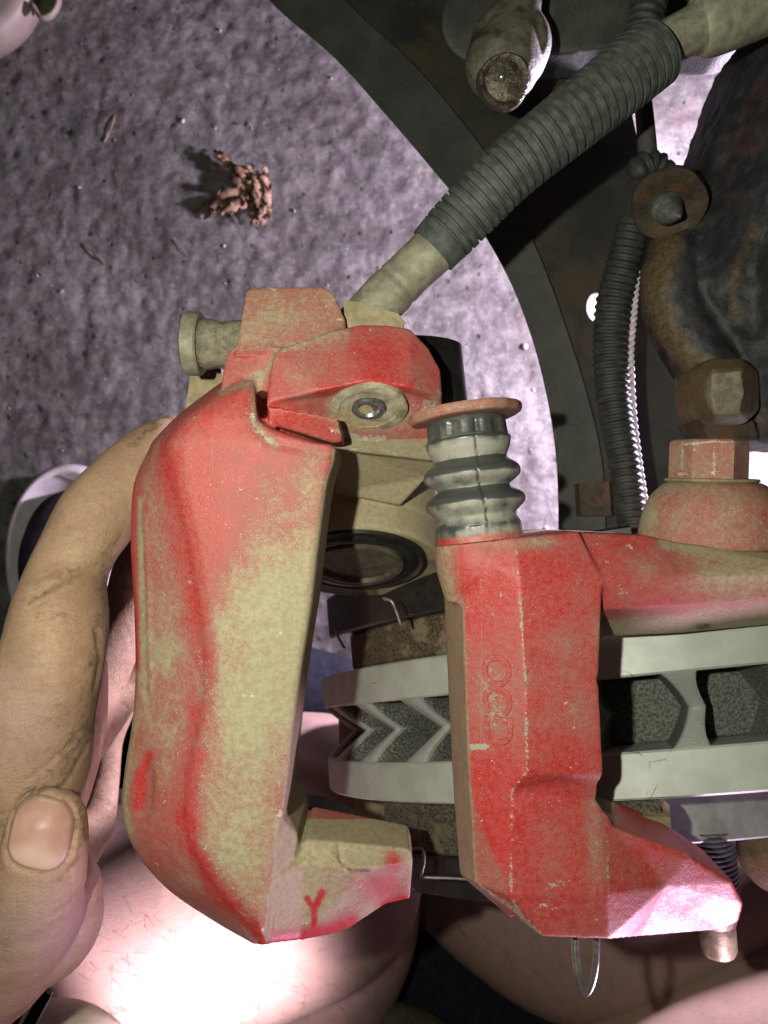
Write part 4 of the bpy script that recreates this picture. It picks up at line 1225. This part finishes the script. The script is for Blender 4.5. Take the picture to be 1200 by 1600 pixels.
# leg hair
HAIR = plain('leg_hair', (0.05, 0.028, 0.015), (0.10, 0.055, 0.03), 50, 0.5)
for me_, host, N in ((me1, leg1, 4200), (me2, leg2, 4200)):
    bm = bmesh.new()
    nv = len(me_.vertices)
    for k in range(N):
        v = me_.vertices[random.randrange(nv)]
        if v.normal.z < 0.15: continue
        n = v.normal; t = Vector((0.7, -0.5, 0)) + Vector((random.gauss(0, 0.5), random.gauss(0, 0.5), 0)); t = (t - n * t.dot(n)).normalized()
        s = n.cross(t) * 0.00006
        L = random.uniform(0.006, 0.013)
        a = v.co - n * 0.0002; b = v.co + n * 0.0016 + t * L * 0.5; c = v.co + n * 0.0016 + t * L
        va = [bm.verts.new(q) for q in (a - s, a + s, b + s * 0.8, b - s * 0.8)]; vc = bm.verts.new(c)
        bm.faces.new(va); bm.faces.new((va[3], va[2], vc))
    o = obj('leg_hair', bm, HAIR, pe); o['kind'] = 'stuff'

# shorts hem (tan), navy shorts with a dark fill standing for shade
CLOTH = plain('tan_cloth', (0.26, 0.185, 0.115), (0.33, 0.245, 0.16), 400, 0.9, 0, 0.25, 1800, 0.15)
NAVY = plain('navy_cloth_and_shade', (0.010, 0.011, 0.018), (0.018, 0.019, 0.028), 300, 0.9, 0, 0.25, 1600, 0.15)
bm = bmesh.new()
sweep(bm, [pxr(960, 1830, -225, 150), pxr(1080, 1745, -222, 180), pxr(1230, 1742, -222, 182), pxr(1450, 1745, -225, 185)], 40, 40)
me = fuse(bm, 2.0, 6); c_ = getco(me); displace(me, np.array([mnoise.fractal(Vector(v) * 22, 1.0, 2.0, 2) for v in c_]) * 2.0)
sh_ = obj('shorts_hem', me, CLOTH, pe)
bv = BVHTree.FromPolygons([v.co for v in me.vertices], [tuple(q.vertices) for q in me.polygons])
for k in range(16):
    x = 1090 + k * 9; y = 1562 + k * 1.2
    h, n = surf(bv, x, y)
    if h is None: continue
    h2, _ = surf(bv, x + 5, y + 0.8)
    if h2 is None: continue
    bm = bmesh.new(); sweep(bm, [(h.x, h.y, h.z + 0.0003, 0.0004), (h2.x, h2.y, h2.z + 0.0003, 0.0004)], 6, 3); obj('stitch', bm, GLINT_STITCH, sh_)
bm = bmesh.new()
sweep(bm, [pxr(340, 1720, -235, 80), pxr(500, 1660, -245, 85), pxr(640, 1660, -250, 75), pxr(720, 1720, -250, 60)], 32, 30)
obj('sock', fuse(bm, 2.0, 8), plain('olive_sock', (0.07, 0.06, 0.035), (0.11, 0.095, 0.055), 300, 0.9, 0, 0.4, 1200, 0.1), pe)
bm = bmesh.new()
sweep(bm, [pxr(-60, 1700, -92, 90), pxr(60, 1650, -96, 78), pxr(130, 1660, -100, 70), pxr(200, 1740, -100, 60)], 32, 30)
obj('sleeve_cuff', fuse(bm, 1.5, 8), plain('pale_cloth', (0.52, 0.42, 0.34), (0.60, 0.49, 0.40), 80, 0.9, 0, 0.2, 900, 0.1), pe)
bm = bmesh.new()
sweep(bm, [pxr(120, 1140, -285, 80), pxr(260, 1130, -280, 95), pxr(420, 1080, -280, 80), pxr(520, 1070, -285, 50)], 32, 30)
sweep(bm, [pxr(640, 1470, -330, 120), pxr(760, 1600, -330, 150), pxr(900, 1680, -330, 150), pxr(1050, 1640, -330, 140)], 32, 30)  # dark form added for the black shade between the legs
obj('shorts_and_shade', fuse(bm, 3.0, 8), NAVY, pe)

# shoe on the floor
WHITE = plain('white_rubber', (0.50, 0.45, 0.46), (0.60, 0.55, 0.56), 60, 0.6, 0, 0.1, 500)
BLK = plain('black_canvas', (0.014, 0.013, 0.017), (0.026, 0.024, 0.03), 200, 0.85, 0, 0.3, 900, 0.2)


def foot(cx, cy, rx, ry, n=72, ang=-8):
    a0 = math.radians(ang); out = []
    for j in range(n):
        a = 2 * math.pi * j / n
        x = rx * math.cos(a) * (1 + 0.10 * math.sin(a)); y = ry * math.sin(a)
        out.append((cx + x * math.cos(a0) - y * math.sin(a0), cy + x * math.sin(a0) + y * math.cos(a0)))
    return out


cS = P(92, 866, -372)
for nm, m, sec in (('shoe_sole', WHITE, [(0.90, -0.3), (0.97, 6), (1.0, 16), (0.99, 24), (0.955, 29), (0.90, 29.5), (0.88, 26)]),
                   ('shoe_upper', BLK, [(0.80, 20), (0.79, 31), (0.76, 40), (0.70, 47), (0.58, 51), (0.38, 53), (0.1, 54)])):
    bm = bmesh.new(); rws = []
    for f, z in sec:
        rws.append([Vector((cS.x + x * 0.001, cS.y + y * 0.001, max(z, 0.4) * 0.001)) for x, y in foot(0 if m is WHITE else 5, 0 if m is WHITE else -5, 38 * (1 - (1 - f) * 1.3) if f > 0.6 else 38 * f, 62 * (1 - (1 - f) * 1.0))])
    rings(bm, rws); obj(nm, bm, m, pe)

# watch band links at the wrist
wb = empty('watch_band', P(20, 1580, -75), 'black linked watch band at the wrist under the thumb', 'watch band')
for k in range(4):
    a = P(74 - k * 30, 1548 + k * 4, -62); b = P(40 - k * 30, 1612 + k * 4, -62)
    d = (b - a); mid_ = (a + b) / 2; e1 = d * 0.5; s = Vector((-d.y, d.x, 0)).normalized() * 0.0017
    bm = bmesh.new(); box(bm, mid_, e1, s, Vector((0, 0, 0.0012)))
    bmesh.ops.bevel(bm, geom=bm.edges, offset=0.0005, segments=2, affect='EDGES', profile=0.5)
    obj('link', bm, plain('black_link', (0.012, 0.012, 0.014), (0.03, 0.03, 0.034), 300, 0.35, 0.2, 0.05, 1500), wb)
